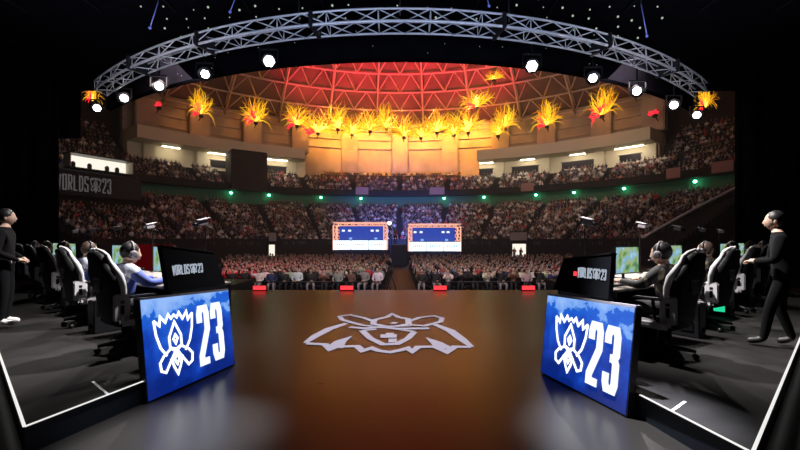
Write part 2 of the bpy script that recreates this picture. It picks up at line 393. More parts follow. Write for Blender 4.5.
def bone_mat(a, b):
    if a == 'neck' or (a.startswith('wrist') and b.startswith('palm')): return 1
    if a.startswith('ankle'): return 3
    if a.startswith(('hip','knee')) or b.startswith('hip'): return 2
    return 0
def figure(pose, head, headR, hands, sub=2):
    J = {'pelvis': pose['pelvis'], 'spine': pose['spine'], 'chest': pose['chest'], 'neck': pose['neck']}
    h = Vector(head); J['skull'] = tuple(h+headR@Vector((0,-.02,-.05)))
    for s_, sx in (('L',-1),('R',1)):
        for j in ('shoulder','elbow','wrist','palm','hip','knee','ankle','toe'):
            v = pose.get(j+s_) or pose[j]; J[j+s_] = (v[0]*(sx if j+s_ not in pose else 1), v[1], v[2])
    mb = skin_figure(J, EDGES, RAD, sub, bone_mat)
    add_head(mb, head, headR)
    for s_, sx in (('L',-1),('R',1)):
        up, curl = hands
        add_hand(mb, J['wrist'+s_], J['palm'+s_], up, -sx, 1, curl)
    return mb
I3 = Matrix.Identity(3)
PEOPLE_MATS = lambda top, legs, shoe: [top, M['skin'], legs, shoe, M['eye'], M['pupil'], M['lips']]

# seated player, leaning to the desk
p_pose = dict(pelvis=(0,-.02,.56), spine=(0,-.02,.72), chest=(0,.0,.90), neck=(0,.03,1.02), shoulder=(.185,.01,.945), elbow=(.275,.14,.80), wrist=(.19,.40,.82),
              palm=(.17,.47,.82), hip=(.095,.0,.55), knee=(.15,.40,.54), ankle=(.14,.36,.10), toe=(.14,.52,.045))
headP = (0,.07,1.14); headRP = Matrix.Rotation(math.radians(-4), 3, 'X')
player_mb = figure(p_pose, headP, headRP, (Vector((0,0,1)), .7))
player_mesh = {k: player_mb.mesh('player_body', PEOPLE_MATS(M[k], M['trousers'], M['shoe_white'])) for k in ('jacket_blue','jacket_dark')}
hair_mesh = hair_mb(headP, headRP).mesh('player_hair', M['hair']); hair_long = hair_mb(headP, headRP, False).mesh('player_hair', M['brown_hair'])
hs = MB(); c = Vector(headP)
hs.tube([c+headRP@Vector((.098*math.cos(a), -.015, .02+.122*math.sin(a))) for a in [PI*i/12 for i in range(13)]], .011, 6)
for sx in (-1, 1):
    hs.lathe([(.018,-.02),(.042,-.018),(.045,.0),(.042,.016),(.02,.02)], c+headRP@Vector((sx*.098,-.012,-.005)), 12, 0, headRP@Matrix.Rotation(PI/2, 3, 'Y'))
hs.tube([c+headRP@Vector((-.098,.0,-.03)), c+headRP@Vector((-.085,.08,-.06)), c+headRP@Vector((-.04,.115,-.065))], .005, 5)
headset_mesh = hs.mesh('headset', M['steel'])
headset_grey = hs.mesh('headset', M['chair_grey'])

# ------------------------------------------------------------------ gaming chair
def chair():
    t = thing('gaming_chair', 'x', 'chair')
    bm_ = MB()
    secs = [(.36,.17,-.18,.10),(.50,.195,-.20,.11),(.66,.215,-.225,.11),(.80,.25,-.25,.11),(.91,.265,-.28,.10),(1.0,.205,-.305,.085),(1.06,.155,-.325,.08),(1.13,.145,-.345,.075),(1.17,.09,-.355,.05)]
    def back(x0, x1, mbx, dy=0., mi=0, grow=0.):
        vs, fs = [], []
        n = 8
        for z, w, y, th in secs:
            ring = []
            for k in range(n+1): 
                s = x0+(x1-x0)*k/n; ring.append((s*w, y+th/2+dy+.05*abs(s)**3, z))
            for k in range(n, -1, -1):
                s = x0+(x1-x0)*k/n; ring.append((s*w, y-th/2*(1-.35*abs(s)**2)-grow, z))
            vs += ring
        m_ = 2*(n+1)
        for i in range(len(secs)-1):
            for k in range(m_): fs.append((i*m_+k, i*m_+(k+1)%m_, (i+1)*m_+(k+1)%m_, (i+1)*m_+k))
        fs += [tuple(range(m_))[::-1], tuple((len(secs)-1)*m_+k for k in range(m_))]
        mbx.add(vs, fs, mi, True)
    a = MB(); back(-1.0, 1.0, a); a.build('backrest', M['chair_black'], t)
    for sx in (-1, 1):
        w_ = MB().tube([(sx*(w+.004), y+th/2+.035, z) for z, w, y, th in secs[1:]]+[(sx*.03,-.335,1.20)], [.030,.030,.034,.036,.030,.024,.022,.020,.016], 8)
        w_.box((sx*.232,-.165,.555), (.035,.17,.30), 0, 0, .015)
        bo = w_.build('side_bolster', M['chair_white'], t); bo['label'] = 'white side wing'
    for sx in (-1, 1):
        mb = MB().box((sx*.250,-.165,.53), (.008,.04,.10), 0, 0, .003); mb.box((sx*.250,-.165,.615), (.008,.04,.035), 0, 0, .003)
        mb.build('bolster_slot', M['chair_black'], t)
    mb = MB(); fr = (Vector((0,-.318,.72)), Vector((1,0,0)), Vector((0,0,1)), Vector((0,-1,0)))
    draw(mb, EMB, -.09, 0, .18, .17, .016, fr, 0, .006); em = mb.build('back_emblem', M['chair_grey'], t)
    MB().box((0,-.262,1.03), (.20,.05,.09), 0, 0, .02).build('neck_pillow', M['chair_grey'], t)
    MB().box((0,.03,.385), (.46,.50,.10), 0, 0, .035).build('seat', M['chair_black'], t)
    for sx in (-1, 1): MB().box((sx*.262,.03,.395), (.07,.46,.10), 0, 0, .03).build('seat_wing', M['chair_white'], t)
    for sx in (-1, 1):
        ar = MB().tube([(sx*.30,-.10,.44),(sx*.335,-.08,.46),(sx*.335,-.06,.66)], .018, 8); ar.box((sx*.335,.0,.675), (.085,.27,.03), 0, 0, .012)
        ar.build('armrest', M['black'], t)
    MB().lathe([(.032,.12),(.032,.26),(.022,.26),(.022,.32),(.10,.32),(.10,.335)], (0,0,0), 12).build('gas_lift', M['steel'], t)
    st = MB().lathe([(.05,.08),(.055,.14),(.03,.15)], (0,0,0), 12)
    for k in range(5):
        an = 2*PI*k/5+.3; st.tube([(0,0,.12),(.17*math.cos(an),.17*math.sin(an),.105),(.31*math.cos(an),.31*math.sin(an),.08)], [.03,.024,.018], 8)
    st.build('star_base', M['steel'], t)
    for k in range(5):
        an = 2*PI*k/5+.3
        MB().lathe([(.012,-.025),(.030,-.022),(.030,.022),(.012,.025)], (.31*math.cos(an),.31*math.sin(an),.031), 10, 0,
                   Matrix.Rotation(an, 3, 'Z')@Matrix.Rotation(PI/2, 3, 'X')).build('caster', M['black'], t)
    return t
chair0 = chair()
# ------------------------------------------------------------------ desk unit, monitor, camera, peripherals
def desk(x0=-.93, x1=.93):
    t = thing('player_desk', 'x', 'desk'); xc, xw = (x0+x1)/2, x1-x0
    MB().box((xc,.71,.725), (xw+.04,.78,.03), 0, 0, .008).build('desk_top', M['desk'], t)
    MB().box((xc,1.08,.38), (xw+.04,.03,.66), 0, 0, .005).build('modesty_panel', M['black'], t)
    for sx in (x0,x1): MB().box((sx,.70,.355), (.04,.70,.71), 0, 0, .005).build('leg', M['black'], t)
    return t
def monitor():
    t = thing('monitor', 'x', 'monitor')
    MB().box((0,0,.30), (.58,.04,.36), 0, 0, .01).build('casing', M['black'], t)
    s = MB().add([(-.275,-.0215,.135),(.275,-.0215,.135),(.275,-.0215,.465),(-.275,-.0215,.465)], [(0,1,2,3)]).build('screen', M['game'], t)
    s['label'] = 'lit game picture'
    MB().tube([(0,.035,.01),(0,.04,.30)], .02, 8).build('neck', M['black'], t)
    MB().box((0,.0,.008), (.24,.18,.014), 0, 0, .005).build('foot', M['black'], t)
    return t
def poledcam():
    t = thing('player_camera', 'x', 'camera')
    MB().tube([(0,0,.0),(0,0,.70),(0,-.03,.76)], .010, 6).build('pole', M['steel'], t)
    MB().lathe([(.05,0),(.05,.015),(.02,.02)], (0,0,0), 10).build('clamp', M['steel'], t)
    R = Matrix.Rotation(math.radians(15), 3, 'X')
    MB().box((0,-.05,.79), (.08,.14,.07), 0, 0, .012, R).build('camera_body', M['chair_grey'], t)
    MB().lathe([(.028,0),(.030,.05),(.022,.055)], (0,-.115,.772), 10, 0, R@Matrix.Rotation(PI/2, 3, 'X')).build('lens', M['glass'], t)
    MB().tube([(0,.02,.76),(.07,.02,.72),(.16,.01,.71)], .008, 5).build('mic_arm', M['steel'], t)
    MB().box((0,-.03,.845), (.10,.16,.012), 0, 0, .004, R).build('sun_hood', M['chair_white'], t)
    return t
def keyboard():
    t = thing('keyboard', 'x', 'keyboard'); MB().box((0,0,.012), (.36,.13,.02), 0, 0, .006).build('case', M['black'], t)
    k = MB()
    for i in range(12):
        for j in range(4): k.box((-.155+i*.028,-.045+j*.03,.024), (.022,.024,.008))
    k.build('keys', M['chair_grey'], t); return t
def mouse():
    t = thing('mouse', 'x', 'mouse'); MB().ball((0,0,.018), (.032,.058,.018), 12, 8).build('shell', M['black'], t)
    MB().box((0,.03,.035), (.008,.02,.008), 0, 0, .002).build('wheel', M['chair_grey'], t); return t
def tower():
    t = thing('computer_tower', 'x', 'computer'); MB().box((0,0,.23), (.21,.42,.46), 0, 0, .012).build('case', M['black'], t)
    MB().box((-.108,-.06,.25), (.006,.16,.34), 0, 0, .002).build('light_strip', M['bluelight'], t)
    MB().box((.02,-.212,.10), (.10,.004,.06)).build('vent', M['matte'], t); return t
deskL, deskR = desk(-.93,.40), desk(-.40,.93)
desk0, mon0, cam0, key0, mou0, tow0 = desk(), monitor(), poledcam(), keyboard(), mouse(), tower()
used = set()
def put(src, loc, rz, label, group):
    o = src if src.name not in used else dup(src); used.add(src.name)
    o.location = loc; o.rotation_euler = (0,0,rz); o['label'] = label; o['group'] = group; return o
poster = {'left': 'the panel lit blue beside the blue jackets', 'right': 'the panel lit blue beside the dark jackets'}
rank = ['nearest', 'second from', 'third from', 'fourth from', 'farthest from']
for sd, q in sides.items():
    jk = 'jacket_blue' if sd == 'left' else 'jacket_dark'; col = 'blue and white' if sd == 'left' else 'black and gold'; team = 'blue' if sd == 'left' else 'dark'
    ang = q['ang']; R2 = Matrix.Rotation(ang, 3, 'Z'); m = q['m']
    for k in range(5):
        P = Vector((*(q['P']+q['r']*k), PL))-R2@Vector((0,.07,0))
        def W(x, y, z): return P+R2@Vector((x*(-m) if False else x, y, z))
        where = f'{rank[k]} the glowing end panel' if k in (1,2,3,4) else 'nearest the glowing end panel'
        jit = random.uniform(-.06,.06)
        b = bpy.data.objects.new('person', player_mesh[jk]); C.objects.link(b); b.location = P; b.rotation_euler = (0,0,ang+jit)
        tag(b, f'seated player in {col} jacket and headset, {where}', 'person', f'players of the {team} team')
        h = bpy.data.objects.new('hair', hair_mesh if (k+m) % 2 else hair_long); C.objects.link(h); h.parent = b
        e = bpy.data.objects.new('headset', headset_mesh if k % 2 else headset_grey); C.objects.link(e); e.parent = b
        put(chair0, W(0,.05,0), ang+jit, f'black gaming chair with white wings, {team} team, {where}', f'gaming chairs of the {team} team')
        put(desk0 if k else (deskL if sd == 'left' else deskR), W(0,0,0), ang, f'dark player desk of the {team} team, {where}', f'desks of the {team} team')
        sx = -1 if sd == 'left' else 1
        put(mon0, W(sx*.40,.66,.741), ang, f'lit monitor on the {team} team desk {where}', f'monitors of the {team} team')
        put(cam0, W(sx*.02,1.0,.741), ang, f'small player camera on a pole, {team} team desk {where}', f'player cameras of the {team} team')
        put(key0, W(-.06,.56,.741), ang, f'keyboard on the {team} team desk {where}', f'keyboards of the {team} team')
        put(mou0, W(.20,.53,.741), ang, f'mouse on the {team} team desk {where}', f'mice of the {team} team')
        tw = put(tow0, W(sx*.60 if k == 0 else -sx*.78,.55 if k == 0 else .02,0), ang, f'computer tower under the {team} team desk {where}', f'computer towers of the {team} team')
        if k != 1 or sd == 'left':
            for ch in tw.children:
                if ch.name.startswith('light_strip'):
                    ch.data = ch.data.copy(); ch.data.materials.clear(); ch.data.materials.append(M['greenlight'] if sd == 'right' and k == 2 else M['matte'])

# ------------------------------------------------------------------ glowing end panels with the boards above
def end_panel(sd, b0, b1, h0, h1, lean):
    b0, b1 = Vector((*b0,0)), Vector((*b1,0)); L = (b1-b0).length
    m = -1 if sd == 'left' else 1
    # ux runs along the face from the side that reads left to the side that reads right
    ux = (b1-b0).normalized() if sd == 'left' else (b0-b1).normalized()
    o = b0 if sd == 'left' else b1
    n0 = Vector((ux.y, -ux.x, 0))                                  # faces the stage centre / viewer
    uy = (Vector((0,0,1))-n0*math.tan(lean)).normalized(); un = ux.cross(uy).normalized()
    if un.dot(n0) < 0: un = -un
    t = thing('screen_panel', f'glowing blue screen panel with white crest and 23 at the {"blue" if sd=="left" else "dark"}-jacketed team', 'screen', o, 0, 'glowing blue end panels')
    fr = (Vector((0,0,0)), ux, uy, un); ha, hb = (h0, h1)
    poly = [(0,.01),(L,.01),(L,hb),(0,ha)]
    MB().prism(poly, fr, -.07, 0).build('cabinet', M['black'], t)
    # the picture: its own object frame so that the texture follows the face
    sc = MB().prism([(0,0),(L-.02,0),(L-.02,hb-.02),(0,ha-.02)], (Vector((0,0,0)), Vector((1,0,0)), Vector((0,0,1)), Vector((0,-1,0))), 0, .004)
    s = sc.build('screen', M['led'], t)
    s.matrix_local = Matrix.Translation(ux*.01+uy*.018+un*.001)@Matrix((ux, -un, uy)).transposed().to_4x4()
    e = MB(); lf = sd == 'left'; draw(e, EMB, L*(.09 if lf else .155), ha*.16, L*.42, ha*.68, .021, fr, .008, .014); e.build('crest', M['neon'], t)
    d = MB(); text(d, '23', L*(.545 if lf else .585), ha*.15, L*.150, ha*.68, L*.02, L*.062, fr, .008, .014); d.build('numeral', M['letters'], t)
    MB().prism([(0,ha),(L,hb),(L,hb+.02),(0,ha+.02)], fr, -.07, .002).build('top_rail', M['chair_grey'], t)
    # board standing on the panel
    bt = thing('sign_board', f'black board with white lettering on top of the panel of the {"blue" if sd=="left" else "dark"}-jacketed team', 'sign', o, 0, 'black sign boards')
    hm = (ha+hb)/2
    bp = [(L*.30,ha+.026-.02*0),(L*.99,hb+.03),(L*.86,hb+.46),(L*.26,ha+.50)] if sd == 'left' else [(L*.05,ha+.03),(L*.72,hb+.03),(L*.72,hb+.45),(L*.16,ha+.42)]
    y0 = max(ha, hb)+.024
    bp = [(bp[0][0], y0),(bp[1][0], y0),bp[2],bp[3]]
    MB().prism(bp, fr, -.075, -.02).build('board', M['matte'], bt)
    lt = MB(); x0 = L*(.35 if sd == 'left' else .36); yy = hm+.22; cw, hh = L*(.027 if sd == 'left' else .024), .105
    x1 = text(lt, 'WORLDS', x0, yy, cw, hh, .006, .011, fr, -.020, -.016)
    draw(lt, EMB, x1+.004, yy, .10, hh, .009, fr, -.020, -.016)
    text(lt, '23', x1+.115, yy, cw, hh, .006, .011, fr, -.020, -.016); lt.build('lettering', M['board_letters'], bt)
    if sd == 'right':
        MB().prism([(x0-.055,yy+.01),(x0-.012,yy+.01),(x0-.012,yy+.055),(x0-.055,yy+.055)], fr, -.020, -.016).build('red_light', M['redlamp'], bt)
    MB().prism([(bp[3][0],bp[3][1]),(bp[2][0],bp[2][1]),(bp[2][0],bp[2][1]+.012),(bp[3][0],bp[3][1]+.012)], fr, -.08, -.015).build('top_edge', M['steel'], bt)
end_panel('left', (-2.31,3.66), (-1.98,4.80), .95, .90, math.radians(6))
end_panel('right', (1.91,3.37), (1.585,4.51), .88, .93, math.radians(6))

# ------------------------------------------------------------------ two standing people in black on the platforms
st_l = dict(pelvis=(0,0,.95), spine=(0,.0,1.13), chest=(0,.0,1.33), neck=(0,.01,1.50), shoulder=(.20,.0,1.40), elbow=(.27,-.02,1.12), wrist=(.16,.18,1.00), palm=(.08,.22,.99),
            hip=(.095,0,.92), knee=(.11,.02,.50), ankle=(.11,-.02,.09), toe=(.13,.15,.045))
st_r = dict(pelvis=(0,0,.94), spine=(0,.02,1.12), chest=(0,.04,1.32), neck=(0,.06,1.49), shoulder=(.20,.04,1.39), elbow=(.26,.10,1.12), wrist=(.08,.28,1.10), palm=(.03,.33,1.10),
            hip=(.095,0,.91), kneeL=(-.10,.14,.50), ankleL=(-.10,.20,.09), toeL=(-.10,.37,.045), kneeR=(.10,.03,.49), ankleR=(.10,-.10,.10), toeR=(.10,.06,.045))
for nm, ps, hd, loc, rz, shoe, lab in (
    ('l', st_l, (0,.03,1.64), (-5.98,6.05,PL), math.radians(-60), 'shoe_white', 'standing person in black with pale sneakers behind the blue team chairs'),
    ('r', st_r, (0,.09,1.63), (4.66,4.86,PL), math.radians(52), 'shoe_dark', 'standing person in black mid-stride behind the dark team chairs')):
    o = figure(ps, hd, I3, (Vector((0,0,1)), .8)).build('person', PEOPLE_MATS(M['black_cloth'], M['black_cloth'], M[shoe]), None, loc, rz)
    tag(o, lab, 'person'); hair_mb(hd, I3).build('hair', M['hair'], o)
    if nm == 'r': o.scale = (.94,.94,.94)
# ------------------------------------------------------------------ overhead truss, black valance, lamps, canopy
def ty(x, y0, k): return y0+k*x*x
N = 64; X0, X1 = -10.0, 10.2
tr = thing('lighting_truss', 'curved aluminium box truss hanging across the top of the stage', 'truss', (0,0,0))
ZT = EYE+4.93; TH, TD = .28, .55
def tp(x, dz, dy): return Vector((x, ty(x, 9.0, .041)+dy, ZT+dz))
xs = [X0+(X1-X0)*i/N for i in range(N+1)]
for dz, dy, r in ((0,0,.034),(TH,0,.026),(0,TD,.026),(TH,TD,.026)):
    MB().tube([tp(x, dz, dy) for x in xs], r, 8).build('chord', M['alu'], tr)
for nm, (a, b) in {'front_lattice': ((0,0),(TH,0)), 'bottom_lattice': ((0,0),(0,TD)), 'rear_lattice': ((0,TD),(TH,TD)), 'top_lattice': ((TH,0),(TH,TD))}.items():
    mb = MB(); nb = 34
    for i in range(nb):
        xa, xb = X0+(X1-X0)*i/nb, X0+(X1-X0)*(i+1)/nb
        if i % 2 == 0: mb.tube([tp(xa, *a), tp(xb, *b)], .014, 6)
        else: mb.tube([tp(xa, *b), tp(xb, *a)], .014, 6)
        if i % 2 == 0: mb.tube([tp(xa, *a), tp(xa, *b)], .012, 6)
    mb.build(nm, M['alu'], tr)
for x in (-7.6,-5.0,-2.0,2.35,5.2,7.9):
    p = tp(x, TH/2, TD/2); mb = MB().box(p, (.10,TD+.1,TH+.1), math.atan(2*.041*x), 0, .02); mb.build('coupler_plate', M['steel'], tr)
for x in (-2.4, 0.0, 2.6):
    MB().tube([tp(x, TH, TD/2), tp(x, TH, TD/2)+Vector((0,0,.86))], .02, 6).build('hoist_chain', M['steel'], tr)

def vy(x): return 11.0+.034*x*x
va = thing('stage_valance', 'wide black valance hanging behind the overhead truss', 'valance')
mb = MB(); vs = []; fs = []
nx = 60
for i in range(nx+1):
    x = -11.2+22.4*i/nx
    for y_, z_ in ((vy(x), 6.50),(vy(x)+.25, 6.50),(vy(x)+.25, 7.55),(vy(x), 7.55)): vs.append((x, y_, z_))
for i in range(nx):
    for k in range(4): fs.append((i*4+k, i*4+(k+1)%4, i*4+4+(k+1)%4, i*4+4+k))
fs += [(0,1,2,3), (nx*4+3, nx*4+2, nx*4+1, nx*4)]
mb.add(vs, fs, 0, False); mb.build('cloth', M['drape'], va)
mb = MB()
for i in range(26):
    x = random.uniform(-8, 8); mb.ball((x, vy(x)-.01, random.uniform(6.6, 7.4)), .012, 6, 4)
mb.build('light_dot', emis('faint_dot', (.7,.8,.6), .35), va)

ca = thing('stage_canopy', 'black canopy over the stage sprinkled with tiny lamps', 'canopy')
ZC = 6.75
MB().prism([(-12.4,3),(12.4,3)]+[(12.4-24.8*i/30, min(14.8, vy(12.4-24.8*i/30)+.25)) for i in range(31)], FLOORFR(), ZC+.9, ZC+1.0).build('ceiling_cloth', M['drape'], ca)
mb = MB()
for i in range(-11, 12):
    for j in range(20):
        x = i*.62+.31*(j % 2)+random.uniform(-.12,.12); y = 6.5+j*.5+random.uniform(-.1,.1)
        if 8.8 < y < vy(x)-.1: mb.ball((x, y, ZC+.87+random.uniform(-.05,.02)), random.choice((.016,.022,.030)), 6, 4)
mb.build('light_dot', M['dot'], ca)
mb = MB()
for i in range(-6, 7): mb.box((i*2,6.9,ZC+.86), (.05,7.6,.05))
mb.build('support_frame', M['matte'], ca)

blue_hang = mat('blue_glow_metal', (.25,.3,.8), .4, emit=(.12,.16,.7), es=.10)  # blue light on the metal put into its colour and emission
for i, (px, y0, y1, ddx) in enumerate(((158,0,24,-8),(236,-6,8,-6),(641,2,32,6),(487,-5,2,2))):
    a = at(px, y0+2, 9.5); b = at(px+ddx, y1+4, 9.5)
    t = thing('hanging_bracket', ['blue-lit hanging bracket at the left end above the truss', 'blue-lit hanging bracket above the truss beside the bright pair of left lamps',
              'blue-lit hanging bracket at the right end above the truss', 'short blue-lit hanging bracket above the middle right of the truss'][i], 'bracket', group='blue hanging brackets')
    MB().tube([(a.x,a.y,ZC+.84), a], .01, 5).build('cable', M['steel'], t)
    MB().tube([a, b], .010, 6).build('rod', blue_hang, t); MB().box(b, (.07,.05,.07), .3, 0, .02).build('clamp', blue_hang, t)

lamps = [(97,108),(124,98),(159,86),(205,74),(269,61),(532,66),(593,78),(637,91),(674,105),(697,115)]
lamp_targets = []
LO = ['outermost lamp at the left end of the valance','second lamp from the left end of the valance','third lamp from the left end of the valance','fourth lamp from the left end of the valance',
      'brightest left lamp, innermost under the valance','brightest right lamp, innermost under the valance','fourth lamp from the right end of the valance','third lamp from the right end of the valance',
      'second lamp from the right end of the valance','outermost lamp at the right end of the valance']
for i, (px, py) in enumerate(lamps):
    k = (px-400)/F; a_ = .034*k*k
    Y = (1-math.sqrt(max(0, 1-4*a_*10.55)))/(2*a_); p = at(px, py, Y)
    t = thing('spot_lamp', 'white round '+LO[i], 'lamp', p, 0, 'white spot lamps under the valance')
    dirv = (Vector((0,3.0,1.0))-p).normalized()
    Rq = dirv.to_track_quat('Z', 'Y').to_matrix()
    MB().lathe([(.10,-.32),(.15,-.30),(.17,-.05),(.20,-.02),(.20,.02),(.185,.03)], (0,0,0), 16, 0, Rq).build('housing', M['black'], t)
    rl = .155 if i in (4,5) else .125
    ln = MB().lathe([(.001,.034),(rl*.7,.036),(rl,.031),(rl,.028)], (0,0,0), 6 if i in (3,4,5,6) else 10, 0, Rq).build('lens', M['lamp'], t)
    yk = MB(); 
    for sx in (-1,1): yk.box((sx*.25,0,.14), (.02,.07,.34), 0, 0, .005)
    yk.box((0,0,.31), (.52,.07,.03), 0, 0, .005); yk.build('yoke', M['black'], t)
    MB().tube([(0,0,.31),(0,0,max(.4, 7.5-p.z))], .022, 6).build('drop_pole', M['matte'], t)
    lamp_targets.append((p+dirv*.1, i))

for sd, x0, x1 in (('left', -30, -12.75), ('right', 12.6, 30)):
    vs, fs = [], []; n = 80
    for i in range(n+1):
        x = x0+(x1-x0)*i/n; y = 15.0+.12*math.sin(i*1.7)
        vs += [(x, y, 0.002), (x, y+.05, .002), (x, y+.05, 13), (x, y, 13)]
    for i in range(n):
        for k in range(4): fs.append((i*4+k, i*4+(k+1)%4, i*4+4+(k+1)%4, i*4+4+k))
    fs += [(0,1,2,3), (n*4+3, n*4+2, n*4+1, n*4)]
    t = tag(MB().add(vs, fs, 0, True).build('stage_curtain', M['drape']), f'tall black side curtain at the {sd} of the stage', 'curtain', 'black side curtains')

for sd, x0, x1 in (('left', -24, -9.9), ('right', 9.9, 24)):
    t = thing('hanging_border', f'black border cloth hanging high beside the {sd} end of the valance', 'border', ((x0+x1)/2,15.8,0), 0, 'black border cloths')
    MB().box((0,0,10.4), (x1-x0,.08,6.0)).build('cloth', M['drape'], t)
    if sd == 'left': MB().box((-13.3-(x0+x1)/2,-.1,7.0), (1.5,.05,3.0)).build('side_drop', M['drape'], t)
    MB().tube([(-(x1-x0)/2,0,13.4),((x1-x0)/2,0,13.4)], .04, 6).build('pipe', M['matte'], t)
for i, px in enumerate((260,347,440,528)):
    p = onz(px, 290.5, 0)
    t = thing('floor_light', ['red floor light on the stage lip nearest the blue-jacketed team','red floor light on the stage lip just left of the centre aisle',
              'red floor light on the stage lip just right of the centre aisle','red floor light on the stage lip nearest the dark-jacketed team'][i], 'light', (p.x, 11.86, 0), 0, 'red floor lights on the stage lip')
    MB().box((0,.03,.075), (.42,.10,.15), 0, 0, .015).build('housing', M['black'], t)
    MB().box((0,-.024,.085), (.38,.01,.12), 0, 0, .003).build('lens', M['redlamp'], t)

# ------------------------------------------------------------------ arena bowl
CY = 28.0
def pol(R, th, z): return Vector((R*math.sin(th), CY+R*math.cos(th), z))
def sweep(prof, t0, t1, n, name, mats, label, cat, smooth=False, mi=None):
    vs, fs, ms = [], [], []; m_ = len(prof); t0, t1 = math.radians(t0), math.radians(t1)
    for i in range(n+1):
        th = t0+(t1-t0)*i/n
        vs += [pol(R, th, z) for R, z in prof]
    mb = MB()
    for i in range(n):
        for k in range(m_):
            fs.append((i*m_+k, i*m_+(k+1)%m_, (i+1)*m_+(k+1)%m_, (i+1)*m_+k))
    fs += [tuple(range(m_))[::-1], tuple(n*m_+k for k in range(m_))]
    mb.add(vs, fs, 0, smooth)
    return struct(mb, name, mats, label, cat)
def tiers(R0, z0, rows, dr, dz, base):
    prof = [(R0-.05, base), (R0-.05, z0+.9), (R0, z0+.9), (R0, z0)]
    for i in range(rows):
        R, z = R0+i*dr, z0+i*dz
        prof += [(R+dr*.5, z), (R+dr*.5, z+.40), (R+dr*.98, z+.40), (R+dr, z+dz)]
    R = R0+rows*dr
    prof += [(R+.5, z0+rows*dz), (R+.5, base)]
    return prof
LR0, LZ0, LRN, LDR, LDZ = 29.0, .75, 21, .648, .30
UR0, UZ0, URN, UDR, UDZ = 42.0, 9.3, 8, .78, .45
sweep(tiers(LR0, LZ0, LRN, LDR, LDZ, -1.25), -74, 67.2, 90, 'floor_lower_stand', M['stand'], 'lower stepped stand of the arena full of spectators', 'stand')
sweep([(43.2,6.5),(43.2,9.4),(44,9.4),(44,6.5)], -74, 68, 70, 'wall_concourse', M['green'], 'green painted concourse wall behind the lower stand', 'wall')
up = tiers(UR0, UZ0, URN, UDR, UDZ, 9.2)
sweep(up, -76, 70, 90, 'floor_upper_stand', M['stand'], 'upper stepped balcony of the arena full of spectators', 'stand')
SIDES = ((-53,-21.5,'left'),(17.5,51,'right'))
SR = (48.4, 13.0, 8, .74, .66)
for t0, t1, nm in ((-76,-53.2,'left'),(51.2,72,'right')):
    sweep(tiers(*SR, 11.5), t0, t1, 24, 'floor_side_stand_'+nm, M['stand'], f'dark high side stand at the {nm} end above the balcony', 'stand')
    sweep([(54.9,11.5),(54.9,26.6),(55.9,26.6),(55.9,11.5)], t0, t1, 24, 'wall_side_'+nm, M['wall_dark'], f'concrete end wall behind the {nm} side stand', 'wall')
for t0, t1, nm in SIDES:
    sweep([(49.2,12.8),(49.2,15.9),(51.2,15.9),(51.2,12.8)], t0, t1, 50, 'wall_gallery_'+nm, M['cream'], f'cream gallery wall behind the upper balcony, {nm} wing', 'wall')
    sweep([(45.6,15.8),(45.6,17.6),(52,17.6),(52,15.8)], t0, t1, 50, 'trim_slab_'+nm, M['cream'], f'pale concrete slab edge above the upper balcony, {nm} wing', 'slab')
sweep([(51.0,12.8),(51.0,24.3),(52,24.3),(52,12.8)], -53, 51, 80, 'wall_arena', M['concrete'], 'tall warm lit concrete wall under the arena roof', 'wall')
CR = (48.75, 12.9, 2, .60, .5)
sweep([(min(R,50.2),z) for R,z in tiers(*CR, 12.0)], -17.5, 13.5, 30, 'floor_raised_stand', M['stand'], 'small raised block of seats in the middle above the balcony', 'stand')
for k, z in enumerate((19.3, 21.0, 22.7)):
    sweep([(50.75,z),(50.75,z+.25),(51.0,z+.25),(51.0,z)], -53, 51, 80, f'trim_{20+k}', M['concrete'], f'{("lowest","middle","highest")[k]} horizontal concrete ledge on the arena wall', 'ledge')
def ang_of(px, R):
    k = (px-400)/F; a = 1+k*k; Y = (2*CY+math.sqrt(4*CY*CY-4*a*(CY*CY-R*R)))/(2*a)
    return math.atan2(k*Y, Y-CY), Y
cols = [92,145,199,252,300,350,400,450,501,547,602,655,706]
for i, px in enumerate(cols):
    if px < 140 or px > 690: continue
    th, Y = ang_of(px, 50.2)
    mb = MB().box(pol(50.0 if not 310 < px < 490 else 50.9, th, 20.3 if not 310 < px < 490 else 18.3), (3.1,1.7,5.2 if not 310 < px < 490 else 8.0), -th, 0, .15); mb.box(pol(50.0, th, 23.0), (3.4,2.0,.4), -th, 0, .08)
    struct(mb, f'column_{i+1}', M['concrete'], f'square concrete column on the arena wall, {ORD[i]} from the left end', 'column')
    if 310 < px < 490: continue
    mb = MB().box(pol(48.78, th, 14.2), (1.5,.8,3.1), -th, 0, .05)
    struct(mb, f'pillar_{i+1}', M['cream'], f'pale gallery pillar behind the upper balcony, {ORD[i]} from the left end', 'pillar')
